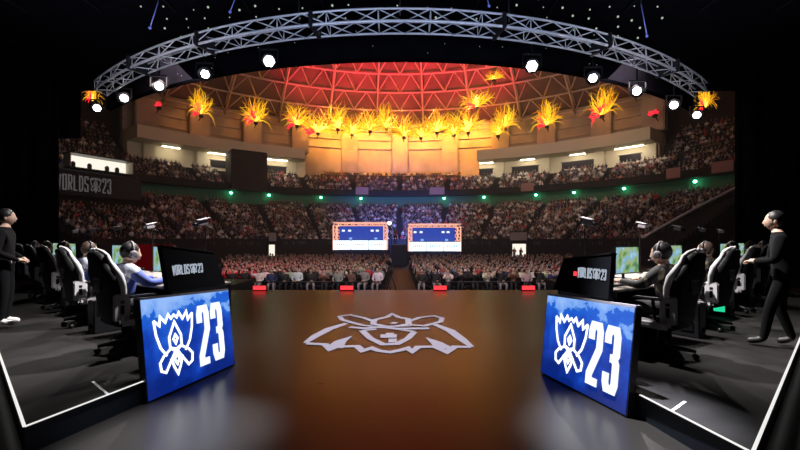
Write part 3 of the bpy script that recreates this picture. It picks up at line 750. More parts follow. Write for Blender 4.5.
# roof
def rz_(r): return 22.8+18.0*(1-(r/53.)**2)
prof = [(r, rz_(r)+.9) for r in (4,14,22,30,36,41,45,48,50.5,53)]
vs, fs = [], []
n = 60
for i in range(n+1):
    th = math.radians(-100+200*i/n); vs += [pol(r, th, z) for r, z in prof]
m_ = len(prof)
for i in range(n):
    for k in range(m_-1): fs.append((i*m_+k, i*m_+k+1, (i+1)*m_+k+1, (i+1)*m_+k))
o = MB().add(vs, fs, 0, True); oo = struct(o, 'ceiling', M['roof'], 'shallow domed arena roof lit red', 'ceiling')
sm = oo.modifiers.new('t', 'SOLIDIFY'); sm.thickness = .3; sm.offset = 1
mb = MB(); rings = [51,47.5,44,40.5,37,33]; nst = 30
for a, r in enumerate(rings):
    mb.tube([pol(r, math.radians(-78+156*i/90), rz_(r)-.4) for i in range(91)], .17, 5)
    if a < len(rings)-1:
        r2 = rings[a+1]
        for i in range(nst):
            t0 = math.radians(-78+156*i/nst); t1 = math.radians(-78+156*(i+1)/nst); tm = (t0+t1)/2
            mb.tube([pol(r, t0, rz_(r)-.4), pol(r2, tm, rz_(r2)-.4), pol(r, t1, rz_(r)-.4)], .15, 4)
for i in range(16):
    th = math.radians(-78+156*i/15)
    mb.tube([pol(r, th, rz_(r)-.9) for r in (51,47,43,39,35,30,24)], .16, 5)
    mb.tube([pol(r, th, rz_(r)+.6) for r in (51,47,43,39,35,30,24)], .12, 5)
    for r in range(26, 50, 4):
        mb.tube([pol(r, th, rz_(r)-.9), pol(r+2, th, rz_(r+2)+.6), pol(r+4, th, rz_(r+4)-.9)], .09, 4)
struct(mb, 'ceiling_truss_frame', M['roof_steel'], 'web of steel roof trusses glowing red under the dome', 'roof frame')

# projected flame patterns built as glowing blades, with added housings and mounts
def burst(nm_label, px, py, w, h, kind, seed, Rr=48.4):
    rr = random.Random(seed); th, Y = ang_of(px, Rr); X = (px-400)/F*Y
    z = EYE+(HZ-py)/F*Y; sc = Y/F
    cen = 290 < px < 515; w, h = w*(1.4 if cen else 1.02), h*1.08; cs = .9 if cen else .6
    t = thing('projected_flame', nm_label, 'light', (X, Y, z), -th, 'projected flame patterns along the arena wall')
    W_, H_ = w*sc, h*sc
    MB().lathe([(.20,-.5),(.32,-.45),(.34,-.1),(.26,0)], (0,.0,-H_*.32), 12).build('added_housing', M['black'], t)
    MB().tube([(0,.1,-H_*.32-.4),(0,1.1,-H_*.32-.7)], .08, 6).build('added_mount', M['black'], t)
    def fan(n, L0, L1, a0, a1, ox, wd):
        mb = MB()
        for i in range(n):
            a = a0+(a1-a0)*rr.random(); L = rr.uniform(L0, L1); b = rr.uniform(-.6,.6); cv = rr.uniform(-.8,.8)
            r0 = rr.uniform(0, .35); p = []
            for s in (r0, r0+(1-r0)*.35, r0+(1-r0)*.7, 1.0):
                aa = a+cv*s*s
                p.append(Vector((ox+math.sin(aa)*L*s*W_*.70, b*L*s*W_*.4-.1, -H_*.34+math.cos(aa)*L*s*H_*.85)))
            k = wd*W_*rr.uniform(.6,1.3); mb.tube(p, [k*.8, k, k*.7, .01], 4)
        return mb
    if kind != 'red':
        fan(52, .5, 1.05, -1.25, 1.25, 0, .014).build('yellow_glow_blades', M['yflame'], t)
        fan(18, .7, 1.15, -1.1, 1.1, 0, .015).build('orange_glow_blades', M['oflame'], t)
        fan(16, .22*cs+.1, .50*cs+.1, -.8, .8, 0, .045*cs).build('bright_glow_blades', M['fcore'], t)
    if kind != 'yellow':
        fan(30, .3, .60, -1.7, .5 if kind != 'red' else 1.5, -.10*W_, .030).build('red_glow_blades', M['rflame'], t)
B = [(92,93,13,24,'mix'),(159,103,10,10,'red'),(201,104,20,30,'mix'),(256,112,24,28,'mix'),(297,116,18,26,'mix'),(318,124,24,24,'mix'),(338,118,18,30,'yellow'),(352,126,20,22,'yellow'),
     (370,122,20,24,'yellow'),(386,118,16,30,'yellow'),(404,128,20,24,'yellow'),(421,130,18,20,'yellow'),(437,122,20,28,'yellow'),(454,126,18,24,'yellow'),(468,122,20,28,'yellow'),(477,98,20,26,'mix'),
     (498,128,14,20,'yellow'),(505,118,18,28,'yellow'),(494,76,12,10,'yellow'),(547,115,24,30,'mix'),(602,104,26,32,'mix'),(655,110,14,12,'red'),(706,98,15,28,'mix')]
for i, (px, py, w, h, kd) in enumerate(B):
    d = {'mix':'yellow projected flame with red base','red':'small red projected flame','yellow':'bright yellow projected flame'}[kd]
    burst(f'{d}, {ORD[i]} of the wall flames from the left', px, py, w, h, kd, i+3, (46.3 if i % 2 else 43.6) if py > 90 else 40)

# green lamps under the balcony
for i, (px, py) in enumerate([(231,193),(269,197),(321,199),(361,199),(444,201),(484,202),(536,200),(574,198),(624,193),(695,178)]):
    th, Y = ang_of(px, 42.6); p = pol(42.6, th, 8.72)
    t = thing('spot_lamp', f'small green lamp under the upper balcony, {ORD[i]} from the left end', 'lamp', p, -th, 'green lamps under the balcony')
    MB().box((0,0,.30), (.25,.25,.18), 0, 0, .03).build('mount', M['steel'], t)
    MB().ball((0,0,.05), (.22,.22,.18), 10, 8).build('globe', M['greenlamp'], t)
# lit gallery tubes
for i, px in enumerate((172,222,276,486,527,577,628)):
    th, Y = ang_of(px, 47.6); t = thing('spot_tube', f'warm lamp tube under the gallery slab, {ORD[i]} from the left end', 'lamp', pol(48.0, th, 15.66), -th, 'warm gallery lamps')
    br = {222:1,276:1,525:1,575:1,628:1}.get(px, 0)
    MB().box((0,0,.05), (4.2 if br else 2.6,.3,.10), 0, 0, .02).build('fitting', M['steel'], t); MB().box((0,0,-.03), (4.0 if br else 2.4,.2,.06), 0, 0, .02).build('tube', M['strip'], t)
# dark gallery openings
for i, (px, w) in enumerate(((222,3.6),(276,3.6),(486,2.5),(525,4.6),(578,5.2),(630,3))):
    th, Y = ang_of(px, 49.1); t = MB().box(pol(49.12, th, 14.1), (w,.12,1.1), -th, 0, .02); t.box(pol(49.08, th, 14.72), (w+.3,.2,.12), -th)
    struct(t, f'window_{i+1}', M['glass'], f'dark gallery window behind the upper balcony, {ORD[i]} from the left end', 'window')
# doors in the front wall of the lower stand
for i, (px, w, h) in enumerate(((272,.8,2.1),(519,1.8,2.2))):
    th, Y = ang_of(px, 28.9); p = pol(28.9, th, -1.2)
    mb = MB().box(pol(28.82, th, -1.2+h/2), (w,.1,h), -th); 
    o = struct(mb, f'door_{i+1}', M['glow_white'], ['narrow lit doorway in the stand wall behind the left floor crowd','wide lit doorway in the stand wall behind the right floor crowd'][i], 'door')
    f_ = MB(); 
    for sx in (-1,1): f_.box((sx*(w/2+.1),0,h/2), (.2,.3,h+.2))
    f_.box((0,0,h+.1), (w+.4,.3,.2)); ff = f_.build('door_frame', M['stand'], None, p-Vector((0,.15,0)), -th); ff['kind'] = 'structure'
    tag(ff, f'dark frame round the {("narrow","wide")[i]} lit doorway', 'door frame', kind='structure')
    bz = thing('notice_board', ['pale notice board above the narrow lit doorway','pale notice board above the wide lit doorway'][i], 'board', pol(28.7, th, h-.75), -th)
    MB().box((0,0,.55), (w*1.2,.1,1.1), 0, 0, .02).build('board', mat('grey_board%d'%i, (.35,.28,.28), .7), bz)
    MB().box((0,-.02,1.12), (w*1.2+.1,.14,.08)).build('top_rail', M['steel'], bz)
# dark stair block and signs on the balcony edge
th, Y = ang_of(250, 41.3)
struct(MB().box(pol(43.6, th, 12.3), (5.4,4.4,6.2), -th, 0, .1), 'wall_stair_block', M['wall_dark'], 'dark brown stair block standing in the upper balcony left of centre', 'wall')
for i, (px, w) in enumerate(((437,2.6),(527,2),(673,1.6),(722,2.2),(362,2.2))):
    th, Y = ang_of(px, 41.8); t = thing('hanging_banner', f'small pale banner on the balcony edge, {["just right of centre","above the wide lit doorway","left of the right-end pair","at the right end","left of centre"][i]}', 'banner', pol(41.86, th, 9.3), -th, 'small balcony banners')
    MB().box((0,0,.75), (w,.06,1.3), 0, 0, .01).build('cloth', mat('banner%d'%i, (.40,.22,.20), .8), t); MB().tube([(-w/2,0,1.42),(w/2,0,1.42)], .04, 6).build('rail', M['steel'], t)
# end rail of the lower stand (right end) 
ra = thing('stand_railing', 'sloping pale handrail at the right end of the lower stand', 'railing')
th = math.radians(61.6)
pts = [pol(LR0+i*LDR, math.radians(61.4+5.2*i/LRN), LZ0+i*LDZ+1.0) for i in range(LRN+1)]
MB().tube(pts, .15, 6).build('handrail', M['chair_white'], ra); MB().tube([p-Vector((0,0,.5)) for p in pts], .05, 6).build('mid_rail', M['steel'], ra)
for p in pts[::2]: MB().tube([p, p-Vector((0,0,1.0))], .05, 6).build('post', M['steel'], ra)

# lit booth and banner at the left end
th, Y = ang_of(97, 40.5); bo = thing('lit_booth', 'long white lit commentary booth hanging at the left end of the balcony', 'booth', pol(39.2, th, 9.55), -th)
MB().box((0,.6,-.05), (6.6,1.6,.12)).build('floor_slab', M['black'], bo); MB().box((0,.6,1.55), (6.6,1.8,.12)).build('roof_slab', M['black'], bo)
MB().box((0,1.35,.75), (6.4,.1,1.45)).build('lit_back', M['glow_white'], bo)
for x in (-3.2,3.2): MB().box((x,.6,.75), (.1,1.5,1.45)).build('end_panel', M['cream'], bo)
for x in (-2.5,-.9,.9,2.0): MB().box((x,1.0,.4), (.4,.4,.75), 0, 0, .1).build('desk_unit', M['steel'], bo)
ba = thing('hanging_banner', 'long dark banner with big grey lettering below the lit booth', 'banner', pol(39.5, th, 6.45), -th)
MB().box((0,0,1.35), (8.8,.12,2.7), 0, 0, .02).build('cloth', mat('charcoal_banner', (.035,.033,.04), .8), ba)
mb = MB(); fr = (Vector((0,-.065,0)), Vector((1,0,0)), Vector((0,0,1)), Vector((0,-1,0)))
x = text(mb, 'WORLDS', -4.3, .5, .42, 1.75, .09, .14, fr, 0, .02); draw(mb, EMB, x+.05, .5, 1.15, 1.75, .09, fr, 0, .02); text(mb, '23', x+1.3, .5, .42, 1.75, .09, .14, fr, 0, .02)
mb.build('lettering', M['dim_letters'], ba)
for x in (-4.0,0,4.0): MB().tube([(x,.0,2.65),(x,.3,2.95)], .05, 6).build('hanger', M['steel'], ba)

# ------------------------------------------------------------------ spectators
SKIN_POSES = [
    dict(pelvis=(0,0,.53), spine=(0,-.01,.70), chest=(0,0,.90), neck=(0,.02,1.05), shoulder=(.19,0,.96), elbow=(.26,.04,.72), wrist=(.12,.26,.66), palm=(.07,.30,.66),
         hip=(.095,.02,.53), knee=(.13,.42,.52), ankle=(.13,.40,.09), toe=(.13,.54,.045)),
    dict(pelvis=(0,0,.53), spine=(0,-.01,.70), chest=(0,.01,.90), neck=(0,.03,1.05), shoulder=(.19,0,.96), elbow=(.24,.18,.80), wrist=(.06,.30,.98), palm=(.03,.32,1.04),
         hip=(.095,.02,.53), knee=(.10,.42,.52), ankle=(.10,.44,.09), toe=(.10,.58,.045)),
    dict(pelvis=(0,-.02,.53), spine=(0,-.03,.70), chest=(0,-.04,.90), neck=(0,-.02,1.05), shoulder=(.19,-.03,.96), elbowL=(-.25,.02,.72), wristL=(-.10,.22,.66), palmL=(-.05,.26,.66),
         elbowR=(.30,.16,.98), wristR=(.24,.22,1.24), palmR=(.23,.24,1.30), hip=(.095,.0,.53), knee=(.16,.40,.52), ankle=(.15,.36,.09), toe=(.16,.50,.045))]
pose_txt = ['hands in lap', 'hands clasped', 'one hand raised']
spec = []
for pi_, ps in enumerate(SKIN_POSES):
    for hk in ('hair','brown_hair'):
        for legs in ('trousers','chair_grey'):
            hd = (0,.05 if pi_ < 2 else 0,1.18); mb = figure(ps, hd, I3, (Vector((0,0,1)) if pi_ == 0 else Vector((0,1,.3)), .6), 1)
            hair_mb(hd, I3, hk == 'brown_hair', 7, mb)
            spec.append((mb.mesh('spectator', PEOPLE_MATS(M['top'], M[legs], M['shoe_dark'])+[M[hk]]), pose_txt[pi_]))
TOPS = [('white',(.80,.78,.76),8),('black',(.02,.02,.022),14),('grey',(.30,.29,.30),5),('red',(.50,.05,.06),3),('navy',(.03,.04,.12),4),('cream',(.62,.55,.45),4),('brown',(.17,.09,.06),3),('pink',(.62,.34,.36),2)]
tops = [t for t in TOPS for _ in range(t[2])]
AZ = -1.2
Y0 = 20.0; RS = .95
def row_x(Y): return 8.9+(Y-Y0)*.42
count = 0; bulk = []
for r in range(23):
    Y = Y0+r*RS
    for side in (-1, 1):
        if r < 10:
            L = row_x(Y)-.9; t = thing('seating_bench', f'long dark seat row, {ORD[r]} row of the floor crowd {"left" if side < 0 else "right"} of the aisle', 'seating', (side*(.9+L/2),Y,AZ), 0, 'seat rows on the arena floor')
            MB().box((0,.02,.375), (L+.3,.40,.05), 0, 0, .02).build('seat', M['black'], t); MB().box((0,.29,.62), (L+.3,.04,.34), 0, 0, .01).build('backrest', M['black'], t)
            for x in (-L/2, -L/6, L/6, L/2): MB().box((x,.10,.175), (.05,.36,.35)).build('leg', M['steel'], t)
        x = 1.1 if Y < 38 else 1.5; seat = 0
        while x < row_x(Y):
            if random.random() < .97:
                px_ = 400+side*x/Y*F
                if count < 285 and r < 10 and 205 < px_ < 590:
                    me, pt = random.choice(spec); nm, colr, _ = random.choice(tops)
                    o = bpy.data.objects.new('person', me); C.objects.link(o)
                    o.location = (side*x, Y+.0, AZ); o.rotation_euler = (0,0,PI+random.uniform(-.35,.35)); o.color = (*[c*random.uniform(.8,1.1) for c in colr], 1)
                    s_ = random.uniform(.94,1.05); o.scale = (s_,s_,s_)
                    tag(o, f'spectator in {nm} top, {pt}, {ORD[r]} floor row, {ORD[seat]} seat {"left" if side < 0 else "right"} of aisle', 'person', 'spectators on the arena floor'); count += 1
                elif r >= 10 and 180 < px_ < 615: bulk.append((side*x, Y, AZ, PI+random.uniform(-.4,.4)))
            seat += 1; x += .66+random.uniform(-.03,.03)

TH_STAIR = math.degrees(ang_of(250, 41.3)[0]); TH_BOOTH = math.degrees(ang_of(97, 40.5)[0])
def bowl_people(R0, z0, rows, dr, dz, t0, t1, aisles, fill):
    for i in range(rows):
        R = R0+i*dr+dr*.62; z = z0+i*dz; te = t1+(5.0*i/rows if R0 < 40 else 0)
        t = math.radians(t0)
        while t < math.radians(te):
            t += (.50+random.uniform(-.04,.04))/R
            dg_ = math.degrees(t)
            if any(abs(dg_-a) < .75 for a in aisles) or random.random() > fill: continue
            p = pol(R, t, z); k = p.x/p.y*F+400
            if not (25 < k < 765): continue
            if R > 41 and abs(math.degrees(t)-TH_STAIR) < 4.6: continue
            if 37.5 < R < 43 and abs(math.degrees(t)-TH_BOOTH) < 7.5: continue
            bulk.append((p.x, p.y, z, PI-t+random.uniform(-.3,.3)))
AIS = [-66,-55,-44,-33,-22,-11,0,11,22,33,44,55]
bowl_people(LR0, LZ0, LRN, LDR, LDZ, -73, 59.6, AIS, .93)
bowl_people(UR0, UZ0, URN, UDR, UDZ, -74, 68.5, AIS, .90); bowl_people(*CR, -17, 13, [-2], .95); bowl_people(*SR, -73, -54.8, [], .8); bowl_people(*SR, 52, 68, [], .8)
def person_template():
    b = MB(); ring = []
    def loft(secs, mi, n=7):
        vs, fs = [], []
        for (x, y, z, rx, ry) in secs:
            for k in range(n): a = 2*PI*k/n; vs.append((x+rx*math.cos(a), y+ry*math.sin(a), z))
        for i in range(len(secs)-1):
            for k in range(n): fs.append((i*n+k, i*n+(k+1)%n, (i+1)*n+(k+1)%n, (i+1)*n+k))
        fs += [tuple(range(n))[::-1], tuple((len(secs)-1)*n+k for k in range(n))]
        b.add(vs, fs, mi)
    loft([(0,0,.41,.17,.13),(0,0,.62,.16,.12),(0,0,.90,.20,.12),(0,.01,1.0,.15,.09),(0,.02,1.06,.06,.06)], 0)
    b.ball((0,.04,1.18), (.080,.098,.122), 7, 5, 1)
    b.ball((0,.015,1.215), (.088,.098,.105), 7, 5, 3)
    for sx in (-1,1):
        b.tube([(sx*.10,.02,.50),(sx*.13,.42,.50),(sx*.13,.42,.06)], [.09,.075,.05], 5, 2)
        b.tube([(sx*.21,.0,.93),(sx*.26,.10,.70),(sx*.12,.28,.68)], [.065,.055,.04], 5, 0)
        b.ball((sx*.10,.30,.68), .05, 5, 4, 1)
    return b
T = person_template(); TV = np.array(T.v); tf = T.f
vmat = np.zeros(len(TV), int)
for f, m_ in zip(T.f, T.m):
    for i in f: vmat[i] = m_
loops = np.array([i for f in tf for i in f]); lens = np.array([len(f) for f in tf]); nb = len(bulk); nv_ = len(TV)
# bodies are low in detail: one standing patch of many people nobody could count
A = np.array(bulk); sc = rng.uniform(.92,1.06,nb); ca_, sa_ = np.cos(A[:,3]), np.sin(A[:,3])
lean = rng.normal(0,.05,(nb,2))
V = np.empty((nb,nv_,3)); tx = TV[None,:,0]+lean[:,0:1]*TV[None,:,2]; tyy = TV[None,:,1]+lean[:,1:2]*TV[None,:,2]
V[:,:,0] = A[:,0:1]+sc[:,None]*(tx*ca_[:,None]-tyy*sa_[:,None]); V[:,:,1] = A[:,1:2]+sc[:,None]*(tx*sa_[:,None]+tyy*ca_[:,None]); V[:,:,2] = A[:,2:3]+sc[:,None]*TV[None,:,2]
TW = {'white':6,'black':20,'grey':6,'red':2,'navy':6,'cream':3,'brown':6,'pink':1}
tc = np.array([t[1] for t in TOPS for _ in range(TW[t[0]])]); top = tc[rng.integers(0,len(tc),nb)]*rng.uniform(.7,1.1,(nb,1))
sk = np.array([.46,.29,.22])*rng.uniform(.8,1.15,(nb,1)); lg = np.array([.02,.02,.03])+rng.uniform(0,.12,(nb,1)); hr = np.array([.014,.011,.010])+rng.uniform(0,.03,(nb,1))
allc = np.stack([top, sk, lg, hr], 1); colv = allc[:, vmat, :]
me = bpy.data.meshes.new('crowd'); me.vertices.add(nb*nv_); me.vertices.foreach_set('co', V.ravel())
LL = (loops[None,:]+np.arange(nb)[:,None]*nv_).ravel(); me.loops.add(len(LL)); me.loops.foreach_set('vertex_index', LL.astype(np.int32))
ls = np.concatenate([[0], np.cumsum(np.tile(lens, nb))[:-1]]); me.polygons.add(len(ls)); me.polygons.foreach_set('loop_start', ls.astype(np.int32))
me.update(calc_edges=True)
at_ = me.attributes.new('col', 'FLOAT_COLOR', 'POINT'); at_.data.foreach_set('color', np.concatenate([colv, np.ones((nb,nv_,1))], 2).astype(np.float32).ravel())
me.materials.append(M['crowd']); oc = bpy.data.objects.new('crowd', me); C.objects.link(oc)
tag(oc, 'mass of seated spectators filling the stands and the rear of the arena floor', 'crowd', kind='stuff')

# ------------------------------------------------------------------ broadcast booths at the back of the floor
def booth(label, px0, px1, py0, py1, Y):
    x0, x1 = (px0-400)/F*Y, (px1-400)/F*Y; z1 = EYE+(HZ-py0)/F*Y; z0 = EYE+(HZ-py1)/F*Y; w = x1-x0; h = z1-z0
    t = thing('broadcast_booth', label, 'booth', ((x0+x1)/2, Y, AZ), 0, 'broadcast booths'); b = z0-AZ
    MB().box((0,1.4,b/2), (w+.3,3.2,b), 0, 0, .03).build('riser', mat('navy_riser', (.01,.015,.06), .6), t)
    for sx in (-1,1):
        for yy in (0,2.6):
            mb = MB(); cx = sx*(w/2-.2)
            for ax, ay in ((-.17,-.17),(.17,-.17),(.17,.17),(-.17,.17)): mb.tube([(cx+ax,yy+ay,b),(cx+ax,yy+ay,b+h-.35)], .045, 5)
            k = 0; z = b
            while z < b+h-.7:
                s_ = 1 if k % 2 else -1; mb.tube([(cx-.17*s_,yy-.17,z),(cx+.17*s_,yy-.17,z+.35)], .03, 4); mb.tube([(cx-.17*s_,yy+.17,z),(cx+.17*s_,yy+.17,z+.35)], .03, 4); z += .35; k += 1
            mb.build('post_lattice', M['booth_truss_glow'], t)
    for yy in (0,2.6):
        mb = MB()
        for az, ay in ((0,-.17),(.34,-.17),(0,.17),(.34,.17)): mb.tube([(-w/2,yy+ay,b+h-.35+az),(w/2,yy+ay,b+h-.35+az)], .045, 5)
        n = int(w/.35)
        for i in range(n):
            xa = -w/2+w*i/n; xb = -w/2+w*(i+1)/n; s_ = i % 2
            mb.tube([(xa,yy-.17,b+h-.35+.34*s_),(xb,yy-.17,b+h-.35+.34*(1-s_))], .03, 4)
        mb.build('header_lattice', M['booth_truss_glow'], t)
    MB().box((0,2.3,b+h*.5), (w-.7,.08,h-.5)).build('backdrop_screen', M['blue_screen'], t)
    for i in range(3):
        wp = (w-.1)/3; p = MB().box((-w/2+.05+wp*(i+.5),-.25,b+.55), (wp-.06,.12,1.0), 0, 0, .02).build('desk_front_panel', M['white_screen'], t)
        mk = MB()
        for j in range(5): mk.box((-w/2+.05+wp*(i+.5)-.5+j*.24,-.315,b+.6), (.12,.01,.22))
        mk.build('panel_mark', M['pale_mark'], p)
    MB().box((0,.1,b+1.08), (w-.5,.8,.06), 0, 0, .02).build('desk_top', M['black'], t)
    for i, (x, z) in enumerate(((-.36,.72),(-.24,.72),(.20,.72),(.30,.72),(-.22,.42),(.27,.42))):
        MB().box((x*w,2.2,b+h*z), (.34,.06,.22), 0, 0, .01).build('lit_screen', M['pale_mark'] if i > 3 else M['letters'], t)
booth('lit booth with orange glowing frame and white desk front, left of the centre aisle', 333,387,222.5,250,44)
booth('lit booth with orange glowing frame and white desk front, right of the centre aisle', 408.5,461,224,251.5,44)
# centre aisle: camera riser, operator, follow spot, tripod camera
rb = thing('camera_riser', 'dark blue camera riser between the two lit booths', 'riser', (-.1,42.2,AZ)); MB().box((0,0,1.1), (1.7,2.2,2.2), 0, 0, .03).build('body', mat('navy_box', (.012,.02,.07), .6), rb)
for x in (-.8,.8): MB().tube([(x,-1.0,2.2),(x,-1.0,2.9),(x,1.0,2.9),(x,1.0,2.2)], .03, 6).build('guard_rail', M['steel'], rb)
opm = figure(st_r, (0,.09,1.63), I3, (Vector((0,0,1)), .8), 1).build('person', PEOPLE_MATS(mat('red_brown_top', (.35,.10,.08), .8), M['trousers'], M['shoe_dark']), None, (-.50,42.3,1.0), PI)
tag(opm, 'camera operator in red-brown top standing on the riser between the booths', 'person'); hair_mb((0,.09,1.63), I3).build('hair', M['hair'], opm)
dth = ang_of(519, 28.9)[0]
for i, dx in enumerate((-.42,.40)):
    q_ = pol(28.2, dth, AZ)+Vector((math.cos(dth)*dx, -math.sin(dth)*dx, 0))
    o = bpy.data.objects.new('person', opm.data); C.objects.link(o); o.location = q_; o.rotation_euler = (0,0,PI+(.5 if i else -.4))
    tag(o, ['dark standing figure on the left side of the wide lit doorway','dark standing figure on the right side of the wide lit doorway'][i], 'person')
fs_ = thing('spot_stand', 'tall stand with a bright white lamp between the two lit booths', 'lamp', (-1.08,40.9,AZ))
MB().tube([(0,0,0),(0,0,4.4)], .05, 6).build('pole', M['steel'], fs_); MB().lathe([(.2,0),(.2,.06),(.06,.1)], (0,0,0), 10).build('base', M['steel'], fs_)
MB().lathe([(.15,-.3),(.2,0),(.2,.02)], (0,-.1,4.42), 12, 0, Matrix.Rotation(PI/2, 3, 'X')).build('housing', M['black'], fs_)
MB().lathe([(.01,0),(.17,0),(.17,.01)], (0,-.13,4.42), 12, 0, Matrix.Rotation(PI/2, 3, 'X')).build('lens', emis('white_lens', (.9,.95,1), 12), fs_)
tp_ = thing('camera_tripod', 'dark red lit tripod camera standing in the centre aisle', 'camera', (-.42,18.9,AZ))
for k in range(3):
    a = k*2*PI/3+.4; MB().tube([(0,0,1.1),(.35*math.cos(a),.35*math.sin(a),0)], .025, 6).build('leg', M['steel'], tp_)
MB().box((0,0,1.22), (.18,.42,.22), 0, 0, .03).build('camera_body', M['black'], tp_); MB().lathe([(.06,0),(.075,.18),(.06,.18)], (0,-.2,1.22), 12, 0, Matrix.Rotation(PI/2, 3, 'X')).build('lens', M['glass'], tp_)
MB().box((0,.24,1.42), (.2,.04,.14), 0, 0, .01).build('viewfinder', M['black'], tp_)
# low barrier in front of the floor crowd
for side in (-1, 1):
    t = thing('crowd_barrier', f'low dark barrier before the floor crowd {"left" if side < 0 else "right"} of the aisle', 'barrier', (side*5.2,18.6,AZ), 0, 'low crowd barriers')
    MB().tube([(-4.2,0,.75),(4.2,0,.75)], .03, 6).build('top_rail', M['steel'], t); MB().tube([(-4.2,0,.15),(4.2,0,.15)], .03, 6).build('bottom_rail', M['steel'], t)
    for k in range(8): MB().tube([(-4.2+k*1.2,0,0),(-4.2+k*1.2,0,.75)], .025, 6).build('post', M['steel'], t)
# panel for a red-lit barrier; the red light is put into its glow
t = thing('red_barrier_panel', 'dark red glowing barrier panel standing behind the desks of the blue-jacketed team', 'screen', (-5.75,9.3,0), math.radians(-10))
MB().box((0,0,.72), (1.1,.08,1.35), 0, 0, .02).build('panel', mat('red_glow_panel', (.16,.008,.012), .6, emit=(.8,.01,.02), es=.06), t)
for x in (-.4,.4): MB().box((x,.1,.03), (.08,.5,.06), 0, 0, .01).build('foot', M['black'], t)

# ------------------------------------------------------------------ lights
def light(kind, name, loc, target, energy, col, size=1., size_y=None, spot=60, blend=.5):
    d = bpy.data.lights.new(name, kind); d.energy = energy; d.color = col
    if kind == 'AREA':
        d.size = size
        if size_y: d.shape = 'RECTANGLE'; d.size_y = size_y
    elif kind == 'SPOT': d.spot_size = math.radians(spot); d.spot_blend = blend; d.shadow_soft_size = size
    else: d.shadow_soft_size = size
    o = bpy.data.objects.new(name, d); C.objects.link(o); o.location = loc
    if target is not None: o.rotation_euler = (Vector(target)-Vector(loc)).to_track_quat('-Z', 'Y').to_euler()
    return o
aims = {0:(-9,10,1),1:(-7.2,8.4,1),2:(-5.2,6.6,1),3:(-4.2,5.5,1),4:(-3.5,4.9,1),5:(3.2,4.7,1),6:(4.0,5.3,1),7:(4.9,6.3,1),8:(6.9,8.1,1),9:(8.7,9.8,1)}
for p, i in lamp_targets:
    light('SPOT', 'stage_spot', p, aims[i], 450 if i in (0,1,8,9) else 1300, (1,.95,.90), .12, spot=24, blend=.5)
light('SPOT', 'stage_top_light', (-.2,7.0,7.4), (-.2,6.3,0), 1500, (.88,.84,1), .3, spot=40, blend=.8)
for x, e in ((-7.5,130),(-2.6,150),(2.6,150),(7.5,130)):
    light('AREA', 'added_truss_fill', (x,6.4+.035*x*x,5.0), (x*1.05,9.2+.041*x*x,6.7), e*.55, (.60,.70,1) if abs(x) < 4 else (.86,.84,.95), 4.5, .3)  # unseen uplights added to brighten the truss
for sx in (-1, 1): light('SPOT', 'added_floor_patch_light', (sx*.9,4.7,7.3), (sx*1.72,3.1,0), 21000, (.86,.90,1), .08, spot=14, blend=1)  # unseen spots added to make the bright patches on the stage floor
for sx in (-1, 1): light('SPOT', 'team_top_light', (sx*.6,7.0,7.4), (sx*4.0,5.6,1.0), 6500, (1,.96,.95), .12, spot=40, blend=.8)
# crowd wash from the rig above the floor and from the roof
light('AREA', 'floor_crowd_wash', (0,12.6,6.9), (0,29,-1), 1150, (1,.78,.76), 16, 1.5)
light('AREA', 'stand_wash', (0,38,24), (0,62,5), 480, (1,.70,.66), 24, 3)
light('AREA', 'stand_wash_left', (-16,34,22), (-36,46,5), 100, (1,.55,.5), 12, 3)
light('AREA', 'stand_wash_right', (16,34,22), (34,48,5), 270, (1,.70,.66), 12, 3)
for x in (-13,0,13): light('SPOT', 'red_roof_wash', (x,57,17), (x*.8,69,33), 21000, (1,.025,.06), 1.0, spot=85, blend=.8)
for x in (-30,-18,18,30): light('SPOT', 'red_roof_side', (x,56,17), (x*1.0,66,32), 500, (1,.20,.12), 1, spot=80)
for px in (330,365,400,435,470):
    th, Y = ang_of(px, 45.5); light('SPOT', 'amber_wall_lamp', pol(44.5, th, 25.5), pol(51, th, 20.5), 15000, (1,.36,.05), .5, spot=95, blend=1)
for px in (300,505,252,547,199,602): 
    th, Y = ang_of(px, 45.5); light('SPOT', 'amber_column_lamp', pol(46.0, th, 25.5), pol(50.5, th, 20), 900, (1,.38,.10), .5, spot=70, blend=1)
light('AREA', 'wall_warm_wash', (9,46,15.5), (6,79,19), 1500, (1,.78,.60), 40, 2)
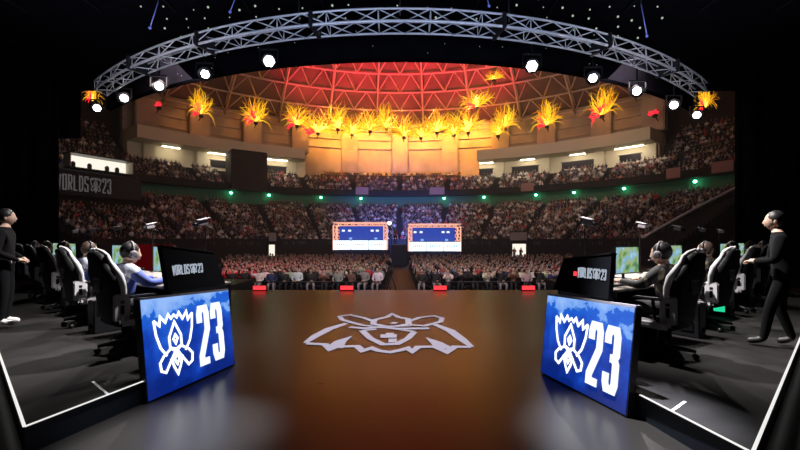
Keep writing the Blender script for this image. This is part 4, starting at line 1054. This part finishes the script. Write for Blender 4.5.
for x in (-4.4,3.7):
    light('SPOT', 'booth_blue', (x,43.0,3.9), (x,39.6,-1), 1500, (.1,.25,1), .5, spot=62, blend=1)
    light('SPOT', 'booth_blue', (x,47.5,2.6), (x*.6,62,3.8), 14000, (.12,.22,1), .5, spot=70, blend=1)
for px in (352,400,448):
    th, Y = ang_of(px, 43.5); light('SPOT', 'amber_gallery_lamp', pol(43.5, th, 22.0), pol(51, th, 16.0), 3200, (1,.38,.07), .5, spot=95, blend=1)
for px in (222,276,486,527,577,628):
    th, Y = ang_of(px, 45.5); p = pol(45.4, th, 15.6); light('AREA', 'gallery_downlight', p, pol(46.4, th, 10), 130, (1,.88,.70), 4.0, .2)
light('SPOT', 'red_floor_wash', (-10.5,16.5,3.2), (-8,25,-.4), 900, (1,.10,.12), .3, spot=60, blend=1)
hz_ = MB().box((0,52,14), (112,72,31)); ho = hz_.build('haze', None)
hm = bpy.data.materials.new('stage_haze'); hm.use_nodes = True; nt = hm.node_tree; nt.nodes.clear()
out = nt.nodes.new('ShaderNodeOutputMaterial'); vol = nt.nodes.new('ShaderNodeVolumeScatter'); vol.inputs['Density'].default_value = HAZE; vol.inputs['Anisotropy'].default_value = .35
nt.links.new(vol.outputs['Volume'], out.inputs['Volume']); ho.data.materials.clear(); ho.data.materials.append(hm)
tag(ho, 'thin stage smoke hanging in the arena air', 'haze', kind='stuff')
# ------------------------------------------------------------------ world, camera, view
w = bpy.data.worlds.new('arena_dark'); S.world = w; w.use_nodes = True
w.node_tree.nodes['Background'].inputs['Color'].default_value = (.10,.08,.10,1); w.node_tree.nodes['Background'].inputs['Strength'].default_value = .012
cd = bpy.data.cameras.new('camera'); cd.sensor_width = 36; cd.lens = F/800*36; cd.shift_y = (HZ-225)/800; cd.clip_end = 400; cd.clip_start = .05
co = bpy.data.objects.new('camera', cd); C.objects.link(co); co.location = (0,0,EYE); co.rotation_euler = (PI/2,0,0); S.camera = co
vs_ = S.view_settings; vs_.view_transform = 'Standard'; vs_.look = 'None'; vs_.exposure = 0; vs_.gamma = 1; vs_.use_curve_mapping = False
S.cycles.max_bounces = 5; S.cycles.diffuse_bounces = 3; S.cycles.glossy_bounces = 3; S.cycles.sample_clamp_indirect = 4
